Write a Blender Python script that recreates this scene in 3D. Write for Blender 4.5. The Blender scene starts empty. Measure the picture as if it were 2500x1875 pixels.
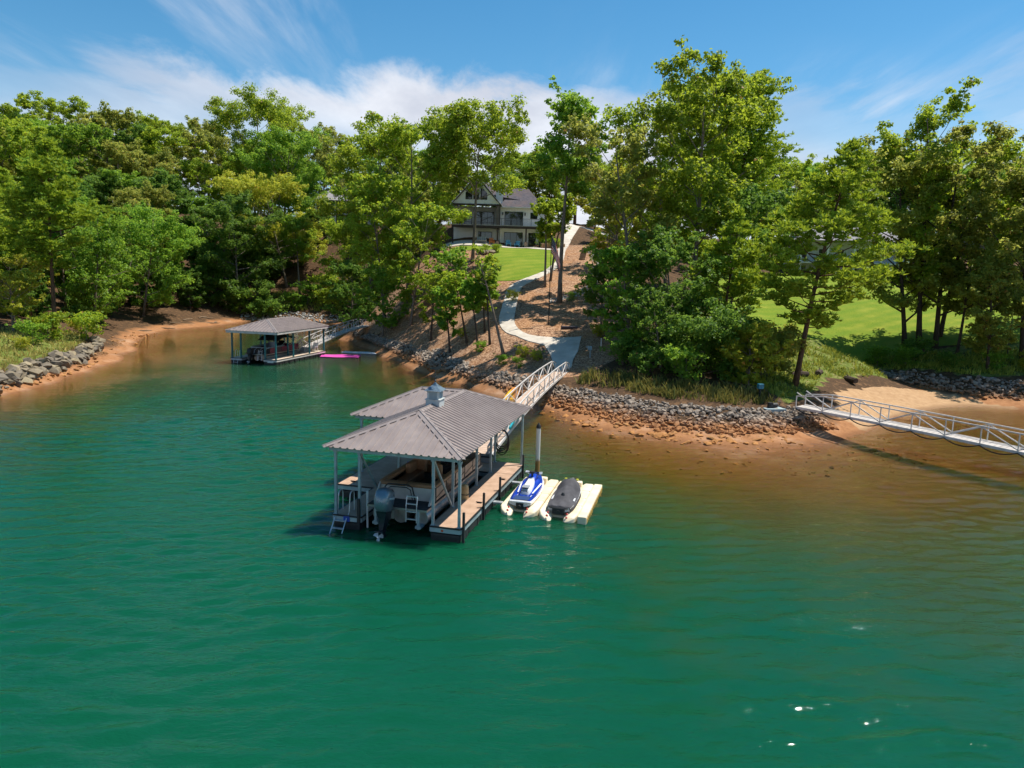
import bpy, bmesh, math, random
import numpy as np
from mathutils import Vector, Matrix, Euler
S=bpy.context.scene; COL=S.collection
rad=math.radians
# ---------------------------------------------------------------- camera (a drone about ten metres above the lake)
CAM_H=10.2; PITCH=rad(8.7); ROLL=rad(1.6)
cd=bpy.data.cameras.new('camera'); cd.sensor_width=36; cd.lens=36*1750/2500; cd.clip_end=3000; cd.clip_start=.5
cam=bpy.data.objects.new('camera',cd); COL.objects.link(cam); S.camera=cam
_f=Vector((0,math.cos(PITCH),-math.sin(PITCH))); _d=Vector((0,-math.sin(PITCH),-math.cos(PITCH))); _r=Vector((1,0,0))
_r2=_r*math.cos(ROLL)-_d*math.sin(ROLL); _d2=_r*math.sin(ROLL)+_d*math.cos(ROLL)
cam.matrix_world=Matrix(((_r2.x,-_d2.x,-_f.x,0),(_r2.y,-_d2.y,-_f.y,0),(_r2.z,-_d2.z,-_f.z,CAM_H),(0,0,0,1)))
# ---------------------------------------------------------------- sun and sky
SUN_EL=rad(66); SUN_AZ=rad(24)          # azimuth measured from +X towards +Y
sdir=Vector((math.cos(SUN_EL)*math.cos(SUN_AZ),math.cos(SUN_EL)*math.sin(SUN_AZ),math.sin(SUN_EL)))
sl=bpy.data.lights.new('sun','SUN'); sl.energy=4.3; sl.angle=rad(.55); sl.color=(1,.94,.84)
so=bpy.data.objects.new('sun',sl); COL.objects.link(so); so.rotation_euler=(-sdir).to_track_quat('-Z','Y').to_euler()
W=bpy.data.worlds.new('World'); S.world=W; W.use_nodes=True
CS=(0.9,-5,(2.3,5.7,0),(4.3,6,0),(.6,4.8,0),(.4,7.8,0))
def world():
    nt=W.node_tree; N=nt.nodes; L=nt.links; N.clear()
    def n(t,**k):
        o=N.new(t)
        for a,b in k.items(): setattr(o,a,b)
        return o
    def mth(op,a,b=None,clamp=False):
        m=n('ShaderNodeMath',operation=op,use_clamp=clamp)
        for i,v in enumerate((a,b)):
            if v is None: continue
            if isinstance(v,(int,float)): m.inputs[i].default_value=v
            else: L.new(v,m.inputs[i])
        return m.outputs[0]
    sky=n('ShaderNodeTexSky',sky_type='NISHITA',sun_disc=False,sun_elevation=SUN_EL,sun_rotation=rad(90)-SUN_AZ)
    sky.altitude=300; sky.air_density=1.0; sky.dust_density=.25; sky.ozone_density=2.5
    hs=n('ShaderNodeHueSaturation'); hs.inputs['Saturation'].default_value=1.32; hs.inputs['Hue'].default_value=.488; L.new(sky.outputs[0],hs.inputs['Color'])
    tc=n('ShaderNodeTexCoord'); sp=n('ShaderNodeSeparateXYZ'); L.new(tc.outputs['Generated'],sp.inputs[0])
    z=mth('MAXIMUM',sp.outputs[2],.02); zz=mth('ADD',z,.10)
    cx=mth('DIVIDE',sp.outputs[0],zz); cy=mth('DIVIDE',sp.outputs[1],zz)
    cv=n('ShaderNodeCombineXYZ'); L.new(cx,cv.inputs[0]); L.new(cy,cv.inputs[1])
    def noise(scale,rot,st,detail=6,rough=.55,dist=.0,off=(0,0,0)):
        mp=n('ShaderNodeMapping'); mp.inputs['Scale'].default_value=st; mp.inputs['Rotation'].default_value=(0,0,rot); mp.inputs['Location'].default_value=off
        L.new(cv.outputs[0],mp.inputs[0]); t=n('ShaderNodeTexNoise'); t.inputs['Scale'].default_value=scale; t.inputs['Detail'].default_value=detail
        t.inputs['Roughness'].default_value=rough; t.inputs['Distortion'].default_value=dist; L.new(mp.outputs[0],t.inputs['Vector']); return t.outputs[0]
    def ramp(v,a,b):
        m=n('ShaderNodeMapRange',interpolation_type='SMOOTHSTEP'); m.inputs[1].default_value=a; m.inputs[2].default_value=b; L.new(v,m.inputs[0]); return m.outputs[0]
    # cirrus streaks drawn out along one wind direction
    cir=mth('MULTIPLY',ramp(noise(CS[0],rad(CS[1]),(1.9,.33,1),7,.62,.35,CS[2]),.47,.78),ramp(noise(.5,0,(1,1,1),2,.5,0,CS[3]),.40,.62))
    # a low bank of cloud lying along the horizon, its top uneven, thinning to a veil in places
    top=mth('ADD',mth('MULTIPLY',noise(.38,0,(1,.6,1),3,.5,.2,CS[4]),.34),.075)
    puff=noise(1.7,0,(1,.55,1),8,.62,.3,(1,1,0))
    edge=mth('ADD',mth('SUBTRACT',top,sp.outputs[2]),mth('MULTIPLY',mth('SUBTRACT',puff,.5),.19))
    thick=ramp(noise(.22,0,(1,1,1),2,.5,0,CS[5]),.41,.53)
    bank=mth('MULTIPLY',ramp(edge,-.012,.032),mth('ADD',mth('MULTIPLY',thick,.74),.22))
    cl=mth('MAXIMUM',mth('MULTIPLY',cir,.62),bank,True)
    mx=n('ShaderNodeMix',data_type='RGBA'); L.new(cl,mx.inputs[0]); L.new(hs.outputs[0],mx.inputs[6]); 
    cc=n('ShaderNodeMix',data_type='RGBA'); L.new(ramp(noise(1.3,.4,(1,.5,1),6,.6,.2,(3,3,0)),.35,.68),cc.inputs[0]); cc.inputs[6].default_value=(4.9,5.15,5.9,1); cc.inputs[7].default_value=(7.2,7.35,7.8,1); L.new(cc.outputs[2],mx.inputs[7])
    bg=n('ShaderNodeBackground'); bg.inputs[1].default_value=.086; L.new(mx.outputs[2],bg.inputs[0])
    out=n('ShaderNodeOutputWorld'); L.new(bg.outputs[0],out.inputs[0])
world()
S.view_settings.view_transform='Standard'; S.view_settings.look='None'; S.view_settings.exposure=.65; S.view_settings.gamma=1
S.cycles.max_bounces=8; S.cycles.diffuse_bounces=3; S.cycles.glossy_bounces=3; S.cycles.transmission_bounces=4; S.cycles.transparent_max_bounces=8
S.cycles.caustics_reflective=False; S.cycles.caustics_refractive=False; S.cycles.sample_clamp_indirect=4
S.cycles.use_adaptive_sampling=True; S.cycles.adaptive_threshold=.015; S.cycles.use_denoising=True
# ---------------------------------------------------------------- materials
MATS={}
def lin(h):
    h=h.lstrip('#'); return tuple(((c/12.92) if c<=.04045 else ((c+.055)/1.055)**2.4) for c in (int(h[i:i+2],16)/255 for i in (0,2,4)))
class NT:
    def __init__(s,name):
        s.m=bpy.data.materials.new(name); s.m.use_nodes=True; s.t=s.m.node_tree; s.N=s.t.nodes; s.L=s.t.links; s.N.clear()
        s.out=s.N.new('ShaderNodeOutputMaterial')
    def n(s,t,ins=None,**k):
        o=s.N.new(t)
        for a,b in k.items(): setattr(o,a,b)
        for a,v in (ins or {}).items():
            if hasattr(v,'is_output') or isinstance(v,bpy.types.NodeSocket): s.L.new(v,o.inputs[a])
            else: o.inputs[a].default_value=v
        return o
    def coord(s,kind='Object',scale=None,rot=None):
        c=s.n('ShaderNodeTexCoord').outputs[kind]
        if scale or rot:
            mp=s.n('ShaderNodeMapping',{'Vector':c}); 
            if scale: mp.inputs['Scale'].default_value=scale
            if rot: mp.inputs['Rotation'].default_value=rot
            c=mp.outputs[0]
        return c
    def pos(s,scale=None):
        c=s.n('ShaderNodeNewGeometry').outputs['Position']
        if scale: c=s.n('ShaderNodeMapping',{'Vector':c,'Scale':scale}).outputs[0]
        return c
    def noise(s,vec,scale,detail=4,rough=.55,dist=0): return s.n('ShaderNodeTexNoise',{'Vector':vec,'Scale':scale,'Detail':detail,'Roughness':rough,'Distortion':dist}).outputs[0]
    def rng(s,v,a,b,c=0,d=1): return s.n('ShaderNodeMapRange',{0:v,1:a,2:b,3:c,4:d}).outputs[0]
    def math(s,op,a,b=0,c=0): return s.n('ShaderNodeMath',{0:a,1:b,2:c},operation=op).outputs[0]
    def mix(s,f,a,b,blend='MIX'):
        g=lambda c:(tuple(c)+(1,))[:4] if not isinstance(c,bpy.types.NodeSocket) else c
        return s.n('ShaderNodeMix',{0:f,6:g(a),7:g(b)},data_type='RGBA',blend_type=blend).outputs[2]
    def bump(s,h,st=.3,dist=.02): return s.n('ShaderNodeBump',{'Height':h,'Strength':st,'Distance':dist}).outputs[0]
    def attr(s,name): return s.n('ShaderNodeAttribute',attribute_name=name)
    def pbsdf(s,color,rough=.6,metal=0,normal=None,**kw):
        ins={'Base Color':color if isinstance(color,bpy.types.NodeSocket) else (tuple(color)+(1,))[:4],'Roughness':rough,'Metallic':metal}
        if normal is not None: ins['Normal']=normal
        ins.update(kw); return s.n('ShaderNodeBsdfPrincipled',ins)
    def done(s,sh): s.L.new(sh if isinstance(sh,bpy.types.NodeSocket) else sh.outputs[0],s.out.inputs[0]); return s.m
def pm(name,c,c2=None,rough=.6,metal=0,scale=3.,bump=0,bscale=40.,objvar=0,coat=0,spec=.5):
    """plain surface with mottling, fine relief and a little wear"""
    if name in MATS: return MATS[name]
    t=NT(name); c=lin(c) if isinstance(c,str) else c; c2=(lin(c2) if isinstance(c2,str) else c2) or tuple(x*.8 for x in c)
    v=t.pos(); col=t.mix(t.rng(t.noise(v,scale,5),.35,.68),c,c2)
    if objvar:
        r=t.n('ShaderNodeObjectInfo').outputs['Random']; col=t.n('ShaderNodeHueSaturation',{'Color':col,'Value':t.rng(r,0,1,1-objvar,1+objvar)}).outputs[0]
    nrm=t.bump(t.noise(v,bscale,4),bump,.01) if bump else None
    rr=t.rng(t.noise(v,scale*2.3,3),.3,.7,max(0,rough-.08),min(1,rough+.08))
    kw={'Coat Weight':coat,'Specular IOR Level':spec}
    MATS[name]=t.done(t.pbsdf(col,rr,metal,nrm,**kw)); return MATS[name]
# ---------------------------------------------------------------- mesh helpers
class MB:
    def __init__(s): s.v=[];s.f=[];s.mi=[]
    def add(s,vs,fs,mi=0):
        o=len(s.v); s.v.extend([tuple(v) for v in vs]); s.f.extend([tuple(i+o for i in f) for f in fs]); s.mi.extend([mi]*len(fs)); return s
    def box(s,x0,x1,y0,y1,z0,z1,mi=0):
        return s.add([(x0,y0,z0),(x1,y0,z0),(x1,y1,z0),(x0,y1,z0),(x0,y0,z1),(x1,y0,z1),(x1,y1,z1),(x0,y1,z1)],
                     [(3,2,1,0),(4,5,6,7),(0,1,5,4),(1,2,6,5),(2,3,7,6),(3,0,4,7)],mi)
    def bar(s,a,b,w,h=None,mi=0,up=(0,0,1)):
        a=Vector(a);b=Vector(b);h=h or w;d=(b-a).normalized();u=Vector(up)
        if abs(d.dot(u))>.98: u=Vector((0,1,0))
        r=d.cross(u).normalized()*w/2; q=r.cross(d).normalized()*h/2
        return s.add([a-r-q,a+r-q,a+r+q,a-r+q,b-r-q,b+r-q,b+r+q,b-r+q],[(0,1,2,3),(7,6,5,4),(0,4,5,1),(1,5,6,2),(2,6,7,3),(3,7,4,0)],mi)
    def tube(s,pts,r,n=8,cap=True,mi=0,closed=False):
        pts=[Vector(p) for p in pts];m=len(pts);rr=r if isinstance(r,(list,tuple)) else [r]*m; vs=[];fs=[];prev=None
        for i,p in enumerate(pts):
            if closed: d=pts[(i+1)%m]-pts[i-1]
            else: d=pts[min(i+1,m-1)]-pts[max(i-1,0)]
            d=d.normalized() if d.length>1e-9 else Vector((0,0,1))
            if prev is None:
                u=Vector((0,0,1)) if abs(d.z)<.95 else Vector((1,0,0)); a=d.cross(u).normalized()
            else:
                a=prev-d*prev.dot(d); a=a.normalized() if a.length>1e-6 else d.orthogonal().normalized()
            prev=a; b=d.cross(a)
            for k in range(n):
                t=2*math.pi*k/n; vs.append(p+(a*math.cos(t)+b*math.sin(t))*rr[i])
        for i in range(m if closed else m-1):
            j=(i+1)%m
            for k in range(n): fs.append((i*n+k,i*n+(k+1)%n,j*n+(k+1)%n,j*n+k))
        if cap and not closed: fs.append(tuple(range(n-1,-1,-1))); fs.append(tuple((m-1)*n+k for k in range(n)))
        return s.add(vs,fs,mi)
    def lathe(s,prof,c=(0,0,0),n=16,mi=0):
        vs=[];fs=[];m=len(prof)
        for r,z in prof:
            for k in range(n): t=2*math.pi*k/n; vs.append((c[0]+r*math.cos(t),c[1]+r*math.sin(t),c[2]+z))
        for i in range(m-1):
            for k in range(n): fs.append((i*n+k,i*n+(k+1)%n,(i+1)*n+(k+1)%n,(i+1)*n+k))
        fs.append(tuple(range(n-1,-1,-1))); fs.append(tuple((m-1)*n+k for k in range(n)))
        return s.add(vs,fs,mi)
    def prism(s,poly,z0,z1,mi=0):
        n=len(poly); return s.add([(x,y,z0) for x,y in poly]+[(x,y,z1) for x,y in poly],
            [tuple(range(n-1,-1,-1)),tuple(range(n,2*n))]+[(i,(i+1)%n,n+(i+1)%n,n+i) for i in range(n)],mi)
    def loft(s,rings,cap=True,mi=0,closed=True):
        n=len(rings[0]);vs=[p for r in rings for p in r];fs=[]
        for i in range(len(rings)-1):
            for k in range(n if closed else n-1): fs.append((i*n+k,i*n+(k+1)%n,(i+1)*n+(k+1)%n,(i+1)*n+k))
        if cap and closed: fs.append(tuple(range(n-1,-1,-1))); fs.append(tuple((len(rings)-1)*n+k for k in range(n)))
        return s.add(vs,fs,mi)
    def slab(s,poly3,t,mi=0):
        """flat or warped polygon given in 3D, thickened downwards along its normal by t"""
        P=[Vector(p) for p in poly3];n=len(P);nm=Vector((0,0,0))
        for i in range(n): nm+=P[i].cross(P[(i+1)%n])
        nm.normalize(); Q=[p-nm*t for p in P]
        return s.add(P+Q,[tuple(range(n)),tuple(range(2*n-1,n-1,-1))]+[(i,n+i,n+(i+1)%n,(i+1)%n) for i in range(n)],mi)
    def mesh(s,name):
        me=bpy.data.meshes.new(name); me.from_pydata(s.v,[],s.f)
        return me
    def build(s,name,mats,parent=None,smooth=False,bevel=0,loc=None,rot=None,angle=None):
        me=s.mesh(name)
        for m in (mats if isinstance(mats,(list,tuple)) else [mats]): me.materials.append(m)
        if any(s.mi): me.polygons.foreach_set('material_index',s.mi)
        if smooth: me.polygons.foreach_set('use_smooth',[True]*len(me.polygons))
        bm=bmesh.new(); bm.from_mesh(me); bmesh.ops.recalc_face_normals(bm,faces=bm.faces)
        if smooth:
            a=angle or rad(38)
            for e in bm.edges:
                if len(e.link_faces)==2 and e.calc_face_angle(0)>a: e.smooth=False
        bm.to_mesh(me); bm.free()
        o=bpy.data.objects.new(name,me); COL.objects.link(o)
        if parent: o.parent=parent
        if loc: o.location=loc
        if rot: o.rotation_euler=rot
        if bevel:
            b=o.modifiers.new('edge','BEVEL'); b.width=bevel; b.segments=2; b.limit_method='ANGLE'; b.angle_limit=rad(40)
        return o
def tag(o,label,cat,group=None):
    o['label']=label; o['category']=cat
    if group: o['group']=group
    return o
def kind(o,k,label=None):
    o['kind']=k
    if label: o['label']=label
    return o
def thing(name,loc,rz,label,cat,group=None):
    o=bpy.data.objects.new(name,None); COL.objects.link(o); o.location=loc; o.rotation_euler=(0,0,rz); o.empty_display_size=.3
    return tag(o,label,cat,group)
def copy_tree(o,parent=None):
    c=o.copy(); COL.objects.link(c); c.parent=parent
    for ch in list(o.children): copy_tree(ch,c)
    return c
def text(s,name,mat,parent,loc,rot,size,depth=.004):
    cu=bpy.data.curves.new(name,'FONT'); cu.body=s; cu.size=size; cu.extrude=depth; cu.align_x='CENTER'; cu.align_y='CENTER'; cu.resolution_u=2
    tmp=bpy.data.objects.new(name,cu); me=bpy.data.meshes.new_from_object(tmp); bpy.data.objects.remove(tmp); me.materials.clear(); me.materials.append(mat)
    o=bpy.data.objects.new(name,me); COL.objects.link(o); o.parent=parent; o.location=loc; o.rotation_euler=rot; o['kind']='stuff'
    return o
def npmesh(name,V,Q,mat,nper=4,attrs=None,smooth=False):
    """mesh from numpy arrays: V (n,3), Q (m,nper)"""
    me=bpy.data.meshes.new(name); V=np.ascontiguousarray(V,np.float32); Q=np.ascontiguousarray(Q,np.int32); m=len(Q)
    me.vertices.add(len(V)); me.vertices.foreach_set('co',V.ravel()); me.loops.add(m*nper); me.loops.foreach_set('vertex_index',Q.ravel())
    me.polygons.add(m); me.polygons.foreach_set('loop_start',np.arange(0,m*nper,nper,dtype=np.int32))
    try: me.polygons.foreach_set('loop_total',np.full(m,nper,np.int32))
    except Exception: pass
    if smooth: me.polygons.foreach_set('use_smooth',np.ones(m,bool))
    for k,(dom,arr) in (attrs or {}).items():
        a=me.attributes.new(k,'FLOAT',dom); a.data.foreach_set('value',np.ascontiguousarray(arr,np.float32))
    me.update(calc_edges=True); me.validate(); 
    if mat: me.materials.append(mat)
    return me
def link(name,me,parent=None,loc=None):
    o=bpy.data.objects.new(name,me); COL.objects.link(o)
    if parent: o.parent=parent
    if loc is not None: o.location=loc
    return o
# ---------------------------------------------------------------- terrain heights (world metres, water at z = 0)
SHORE = [(-80,-60),(-58,-10),(-44,25),(-39.5,44),(-39,53.8),(-38.5,56.8),(-39.6,62.3),(-40.8,70.2),(-43.8,79.7),(-48,89.6),(-53.0,103),
         (-54.5,114),(-51,127),(-44,135),(-33.6,134),(-27,120),(-22.8,101.6),(-14.1,82.6),(-9.2,72.2),(-4.3,65.2),(-0.8,59.5),(2.2,55.8),(4.1,51.2),
         (5.2,48.2),(7.2,46.2),(11.5,43.8),(13.9,42.5),(17.3,43.8),(21.1,45.4),(24.9,49.2),(27.6,53.2),(32,57.1),(35.8,59.6),
         (45.1,60.5),(62,59),(90,55),(140,40),(200,20)]
A_TOP=[(-40.6,50.0),(-40.6,54.5),(-41.5,60.8),(-42.7,66.3),(-44.8,74.1),(-48.4,83.2)]
A_TOE=[(-39.1,50.0),(-39.2,54.2),(-39.6,57.6),(-40.8,63.2),(-42.2,69.6),(-46.0,79.7)]
B_TOP=[(-53.2,140.3),(-43,142),(-32.1,140.8)]
B_TOE=[(-52,136.5),(-43.5,138),(-33,137.3)]
C_TOP=[(-23.6,105.5),(-13.6,87.0),(-9.3,79.2),(-4.2,68.0),(-0.7,62.8),(1.4,60.8)]
C_TOE=[(-22.3,102.2),(-12.6,82.4),(-7.9,71.4),(-3.3,64.9),(-0.2,60.0),(1.6,57.6)]
D_TOP=[(3.2,57.2),(5.5,55.4),(7.6,53.2),(11.2,49.9),(15.7,48.6),(21.2,50.1)]
D_TOE=[(2.6,55.8),(4.8,52.6),(7.1,49.0),(10.4,46.4),(14.6,45.8),(19.4,47.0),(22.5,48.7)]
E_TOP=[(37.6,76),(40.3,70.6),(43.3,66.3),(48.4,65.6),(58,64.5)]
E_TOE=[(36.4,74),(39.2,68.3),(41.6,63.6),(46.5,62.2),(58,61)]
def _ctrl():
    pts=[]
    for a,b in zip(SHORE[:-1],SHORE[1:]):
        n=max(1,int(math.hypot(b[0]-a[0],b[1]-a[1])/7))
        for k in range(n): pts.append((a[0]+(b[0]-a[0])*k/n,a[1]+(b[1]-a[1])*k/n,0))
    for L,z in ((A_TOP,1.35),(B_TOP,1.4),(C_TOP,1.45),(D_TOP,1.35),(E_TOP,1.75)): pts+=[(x,y,z) for x,y in L]
    for L,z in ((A_TOE,.22),(B_TOE,.3),(C_TOE,.25),(D_TOE,.25),(E_TOE,.4)): pts+=[(x,y,z) for x,y in L]
    pts+=[(-31,56,-2.5),(-22,56,-4.5),(-34,72,-2.3),(-37,88,-1.7),(-31,97,-2.6),(-43,108,-1.2),(-41,121,-1.05),(-28,86,-3),(-20,72,-3.5),(-17,76,-2.2),
     (-11,62,-2.2),(-8,56,-2.4),(-4,51,-2),(0,47,-1.3),(-5,35,-4.5),(1.5,40,-1.8),(4,34,-2.2),(3,28,-4),(8,38,-.8),(12,37,-.55),(14,34,-.75),
     (12,29,-1.7),(10,24,-3.1),(8,18,-3.6),(20,40,-.5),(20,34,-.85),(20,28,-1.8),(22,22,-3.1),(22,16,-4.6),(28,48,-.45),(30,40,-.75),(30,32,-1.6),
     (35,53,-.5),(41,54,-.6),(40,40,-1.4),(45,28,-3.2),(60,45,-1.2),(0,20,-5),(-20,30,-5),(0,0,-6),(40,8,-5.6),(-28,30,-3.5),(-30,0,-5),(-15,45,-4.5),
     (0,-50,-6),(60,-30,-6),(100,0,-4),(120,30,-1.2),(200,-20,-3)]
    pts+=[(4.2,63.2,1.75),(0.3,71.3,4.1),(6,71.8,4.3),(-1.2,82.2,6.9),(5.2,82.9,7.1),(3.6,75,5.1),(-2.4,90.9,9.1),(5.3,102.5,12),(-6.2,101.2,11.7),
     (3.3,113,14.3),(-10.2,113,14.2),(-4,113,14.3),(-12,117,14.5),(6,116,14.5),(0,117,14.5),(13,113,14.8),(8.5,122,16.6),(-12,126,17.6),(6,126,17.8),(10,135,19.6),(-10,135,18.6),(15,155,21),(-20,165,20),(0,200,23),
     (-14,100,6.5),(-20,112,6.5),(-25,142,6.5),(-16,132,13),(-38,161,13.5),(-32,180,20.5),(-44,152,7),(-41,171,19.6),(-10,92,5.6),(-5,76,3.9),
     (-60,122,2.4),(-60,142,6),(-60,172,13),(-90,122,8),(-90,162,15),(-57,90,2.4),(-72,90,5),(-51,70,2.1),(-66,70,4),(-47,58,1.8),(-60,52,3),(-100,60,8),
     (-120,120,14),(-100,225,28),(-40,225,23),(-160,200,28),(-160,60,14),(-120,0,10),
     (31,73,4.4),(44.6,106,10.2),(66,130,14),(23,57.5,1.8),(27,57,1.0),(31,61,.85),(35,64,.95),(33,68,2.9),(50,76,4.5),(60,80,5.5),(80,90,8),(60,110,10.4),(100,120,14),
     (18,58,2.6),(12,57,2.5),(10,66,4),(16,72,5.4),(15,90,8.8),(25,100,9.4),(30,122,12.5),(25,142,15.5),(60,160,17),(60,225,22),(120,200,24),(160,120,16),
     (0,330,27),(-160,330,33),(160,330,28),(-300,200,35),(300,200,28),(-300,400,40),(300,400,34),(-300,0,20),(300,40,8)]
    return np.array(pts,float)
_CP=_ctrl()
def _fit():
    n=len(_CP);d=np.hypot(_CP[:,None,0]-_CP[None,:,0],_CP[:,None,1]-_CP[None,:,1])
    A=np.zeros((n+3,n+3));A[:n,:n]=-d-0.25*np.eye(n);A[:n,n]=1;A[:n,n+1:]=_CP[:,:2]/100;A[n,:n]=1;A[n+1:,:n]=_CP[:,:2].T/100
    b=np.zeros(n+3);b[:n]=_CP[:,2]
    return np.linalg.solve(A,b)
_W=_fit()
def zt(x,y):
    x=np.atleast_1d(np.asarray(x,float));y=np.atleast_1d(np.asarray(y,float));o=np.empty(x.size);xf,yf=x.ravel(),y.ravel();n=len(_CP)
    for i in range(0,x.size,20000):
        s=slice(i,i+20000);d=np.hypot(xf[s,None]-_CP[None,:,0],yf[s,None]-_CP[None,:,1])
        o[s]=-d@_W[:n]+_W[n]+(_W[n+1]*xf[s]+_W[n+2]*yf[s])/100
    return np.clip(o,-7,60).reshape(x.shape)
def zg(x,y): return float(zt(x,y)[0])
# ---------------------------------------------------------------- ground sheet, lake, lawns, paths
def inside(poly,x,y):
    x=np.asarray(x);y=np.asarray(y);r=np.zeros(x.shape,bool);n=len(poly)
    for i in range(n):
        (x0,y0),(x1,y1)=poly[i],poly[(i+1)%n]
        if y0==y1: continue
        c=((y0>y)!=(y1>y))&(x<(x1-x0)*(y-y0)/(y1-y0)+x0); r^=c
    return r
def chaikin(p,k=2,closed=True):
    for _ in range(k):
        q=[]
        n=len(p)
        for i in range(n if closed else n-1):
            a,b=p[i],p[(i+1)%n]; q+=[tuple(.75*u+.25*v for u,v in zip(a,b)),tuple(.25*u+.75*v for u,v in zip(a,b))]
        p=q if closed else [p[0]]+q+[p[-1]]
    return p
MULCH=[(1.5,60.5),(-.7,62.8),(-4.2,68),(-9.3,79.2),(-13.6,87),(-23,105),(-22,118),(-14,114),(-6,112),(8,117),(13,116),(15,100),(14,85),(11.5,72),(10,64),(6,59)]
LAWN=[(-11,112.2),(-4,112.6),(1.4,112.8),(2.62,111.5),(5.8,110.6),(6.15,107.5),(6.0,104.3),(5.05,98.6),(3.1,93.7),(1.2,91.2),(-.81,90.8),(-2.54,91.5),(-3.99,95.9),(-4.47,100.4),(-3.85,103.9),(-2.7,107.2),(-3.1,108.6),(-4.85,109.6),(-8,110.2)]
LAWN2=[(26.5,69.5),(30,72.5),(34,74),(38,76),(44,77.5),(50,75),(58,76),(75,84),(85,110),(75,122),(52,117),(40,112),(30,108),(24,95),(22.5,80),(24,72)]
PATH_L=[(3.0,69.06),(.98,70.39),(-.51,72.37),(-1.38,74.94),(-1.66,77.74),(-1.46,80.3),(-1.13,84.18),(-1.07,87.6),(-.49,89.3),(.73,90.99),(2.31,93),(4,95.93),(5.4,101.54),(6.2,105.56),(6.37,109.05),(6.6,114),(7.2,119),(8.2,126),(9.6,138)]
PATH_R=[(4.6,70.9),(2.7,71.08),(1.23,71.68),(.3,74.18),(-.01,76.65),(.19,80.01),(.42,83.96),(.62,87.2),(1.15,88.9),(2.4,90.8),(3.95,93.4),(5.74,98.04),(6.97,104.42),(7.4,109.24),(8.0,114),(8.9,119),(10.2,126),(12.2,138)]
PLAZA=[(3.0,69.06),(4.6,70.9),(6.75,71.0),(6.1,66.72),(5.5,64.9),(5.25,63.4),(3.75,63.4),(3.7,64.8),(3.55,66.4)]
SANDY=[(23,51.5),(25.5,55.5),(27.5,59.5),(31,62),(36,64.5),(38.6,67),(41.4,62.4),(44,60.6),(36,59),(30,55),(25,49.5)]
WEEDS=[(-47,48),(-41,50),(-41.5,61),(-43,67),(-46,76),(-50,84),(-56,86),(-58,60)]
WEEDS2=[(20,51),(24,56),(28,62),(36,67),(37,72),(40,78),(24,74),(22,84),(19,72),(18,58)]
WEEDS3=[(37,77),(41,71),(44,67),(60,66),(90,62),(90,85),(50,76)]
def ground_material():
    t=NT('ground'); v=t.pos()
    n1=t.noise(v,.35,5,.6); n2=t.noise(v,2.2,6,.65); n3=t.noise(v,9,5,.7)
    floor=t.mix(t.rng(n3,.3,.7),lin('#5d452f'),lin('#35291d')); floor=t.mix(t.rng(n2,.52,.68,0,.6),floor,lin('#8d6a49'))
    gr=t.mix(t.rng(n3,.3,.7),lin('#6d7a2c'),lin('#465a1e')); gr=t.mix(t.rng(n2,.5,.66,0,.75),gr,lin('#94835a'))
    # wood-chip mulch: small pale and dark flecks
    vo=t.n('ShaderNodeTexVoronoi',{'Vector':t.pos((1,1,1)),'Scale':8.5,'Randomness':1.0}); 
    ch=t.n('ShaderNodeSeparateColor',{0:vo.outputs['Color']}).outputs[0]
    mu=t.mix(t.rng(ch,.15,.95),lin('#5d4130'),lin('#c29f80')); mu=t.mix(t.rng(n2,.42,.66,0,.55),mu,lin('#8a6348')); mu=t.mix(t.rng(n1,.45,.62,0,.35),mu,lin('#a3703f'))
    cl=t.mix(t.rng(n2,.35,.7),lin('#a4754f'),lin('#875c3a')); cl=t.mix(t.rng(n1,.5,.7,0,.6),cl,lin('#bd9c80'))
    pb=t.n('ShaderNodeTexVoronoi',{'Vector':v,'Scale':3.2}); cl=t.mix(t.rng(pb.outputs['Distance'],.12,.22,.5,0),cl,lin('#6e4a2c'))
    sa=t.mix(t.rng(n2,.35,.7),lin('#b59470'),lin('#9c7a58'))
    col=floor
    def amt(a): return t.rng(t.math('ADD',t.attr(a).outputs['Fac'],t.math('MULTIPLY',t.math('SUBTRACT',n2,.5),.9)),.42,.58)
    col=t.mix(amt('weeds'),col,gr); col=t.mix(amt('mulch'),col,mu)
    z=t.n('ShaderNodeSeparateXYZ',{0:v}).outputs[2]
    col=t.mix(t.rng(t.math('ADD',z,t.math('MULTIPLY',t.math('SUBTRACT',n1,.5),1.1)),.42,.75,1,0),col,cl); col=t.mix(amt('sand'),col,sa)
    col=t.mix(t.rng(t.math('ADD',z,t.math('MULTIPLY',n1,.8)),-2.2,-1.0,1,0),col,lin('#2f3a20'))
    col=t.mix(t.rng(t.math('ADD',z,t.math('MULTIPLY',n2,.12)),.1,.2,.45,0),col,lin('#4e3018'))
    h=t.math('ADD',t.math('MULTIPLY',n3,.6),t.math('MULTIPLY',ch,.25))
    return t.done(t.pbsdf(col,.92,0,t.bump(h,.55,.08),**{'Specular IOR Level':.2}))
def ar(*segs):
    o=[]
    for a,b,s in segs: o+=list(np.arange(a,b,s))
    return np.array(o+[segs[-1][1]])
def sheet(xs,ys,zf):
    X,Y=np.meshgrid(xs,ys); Z=zf(X.ravel(),Y.ravel()).reshape(X.shape); V=np.stack([X.ravel(),Y.ravel(),Z.ravel()],1)
    nx,ny=len(xs),len(ys); i=np.arange((ny-1)*(nx-1)); r,c=i//(nx-1),i%(nx-1); a=r*nx+c
    return V,np.stack([a,a+1,a+1+nx,a+nx],1)
def rough(x,y): return .07*np.sin(x*1.9+.6*y)*np.sin(y*1.3-.4*x)+.04*np.sin(3.7*x-1.1*y)*np.sin(3.1*y)
WAVE=.2
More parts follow.
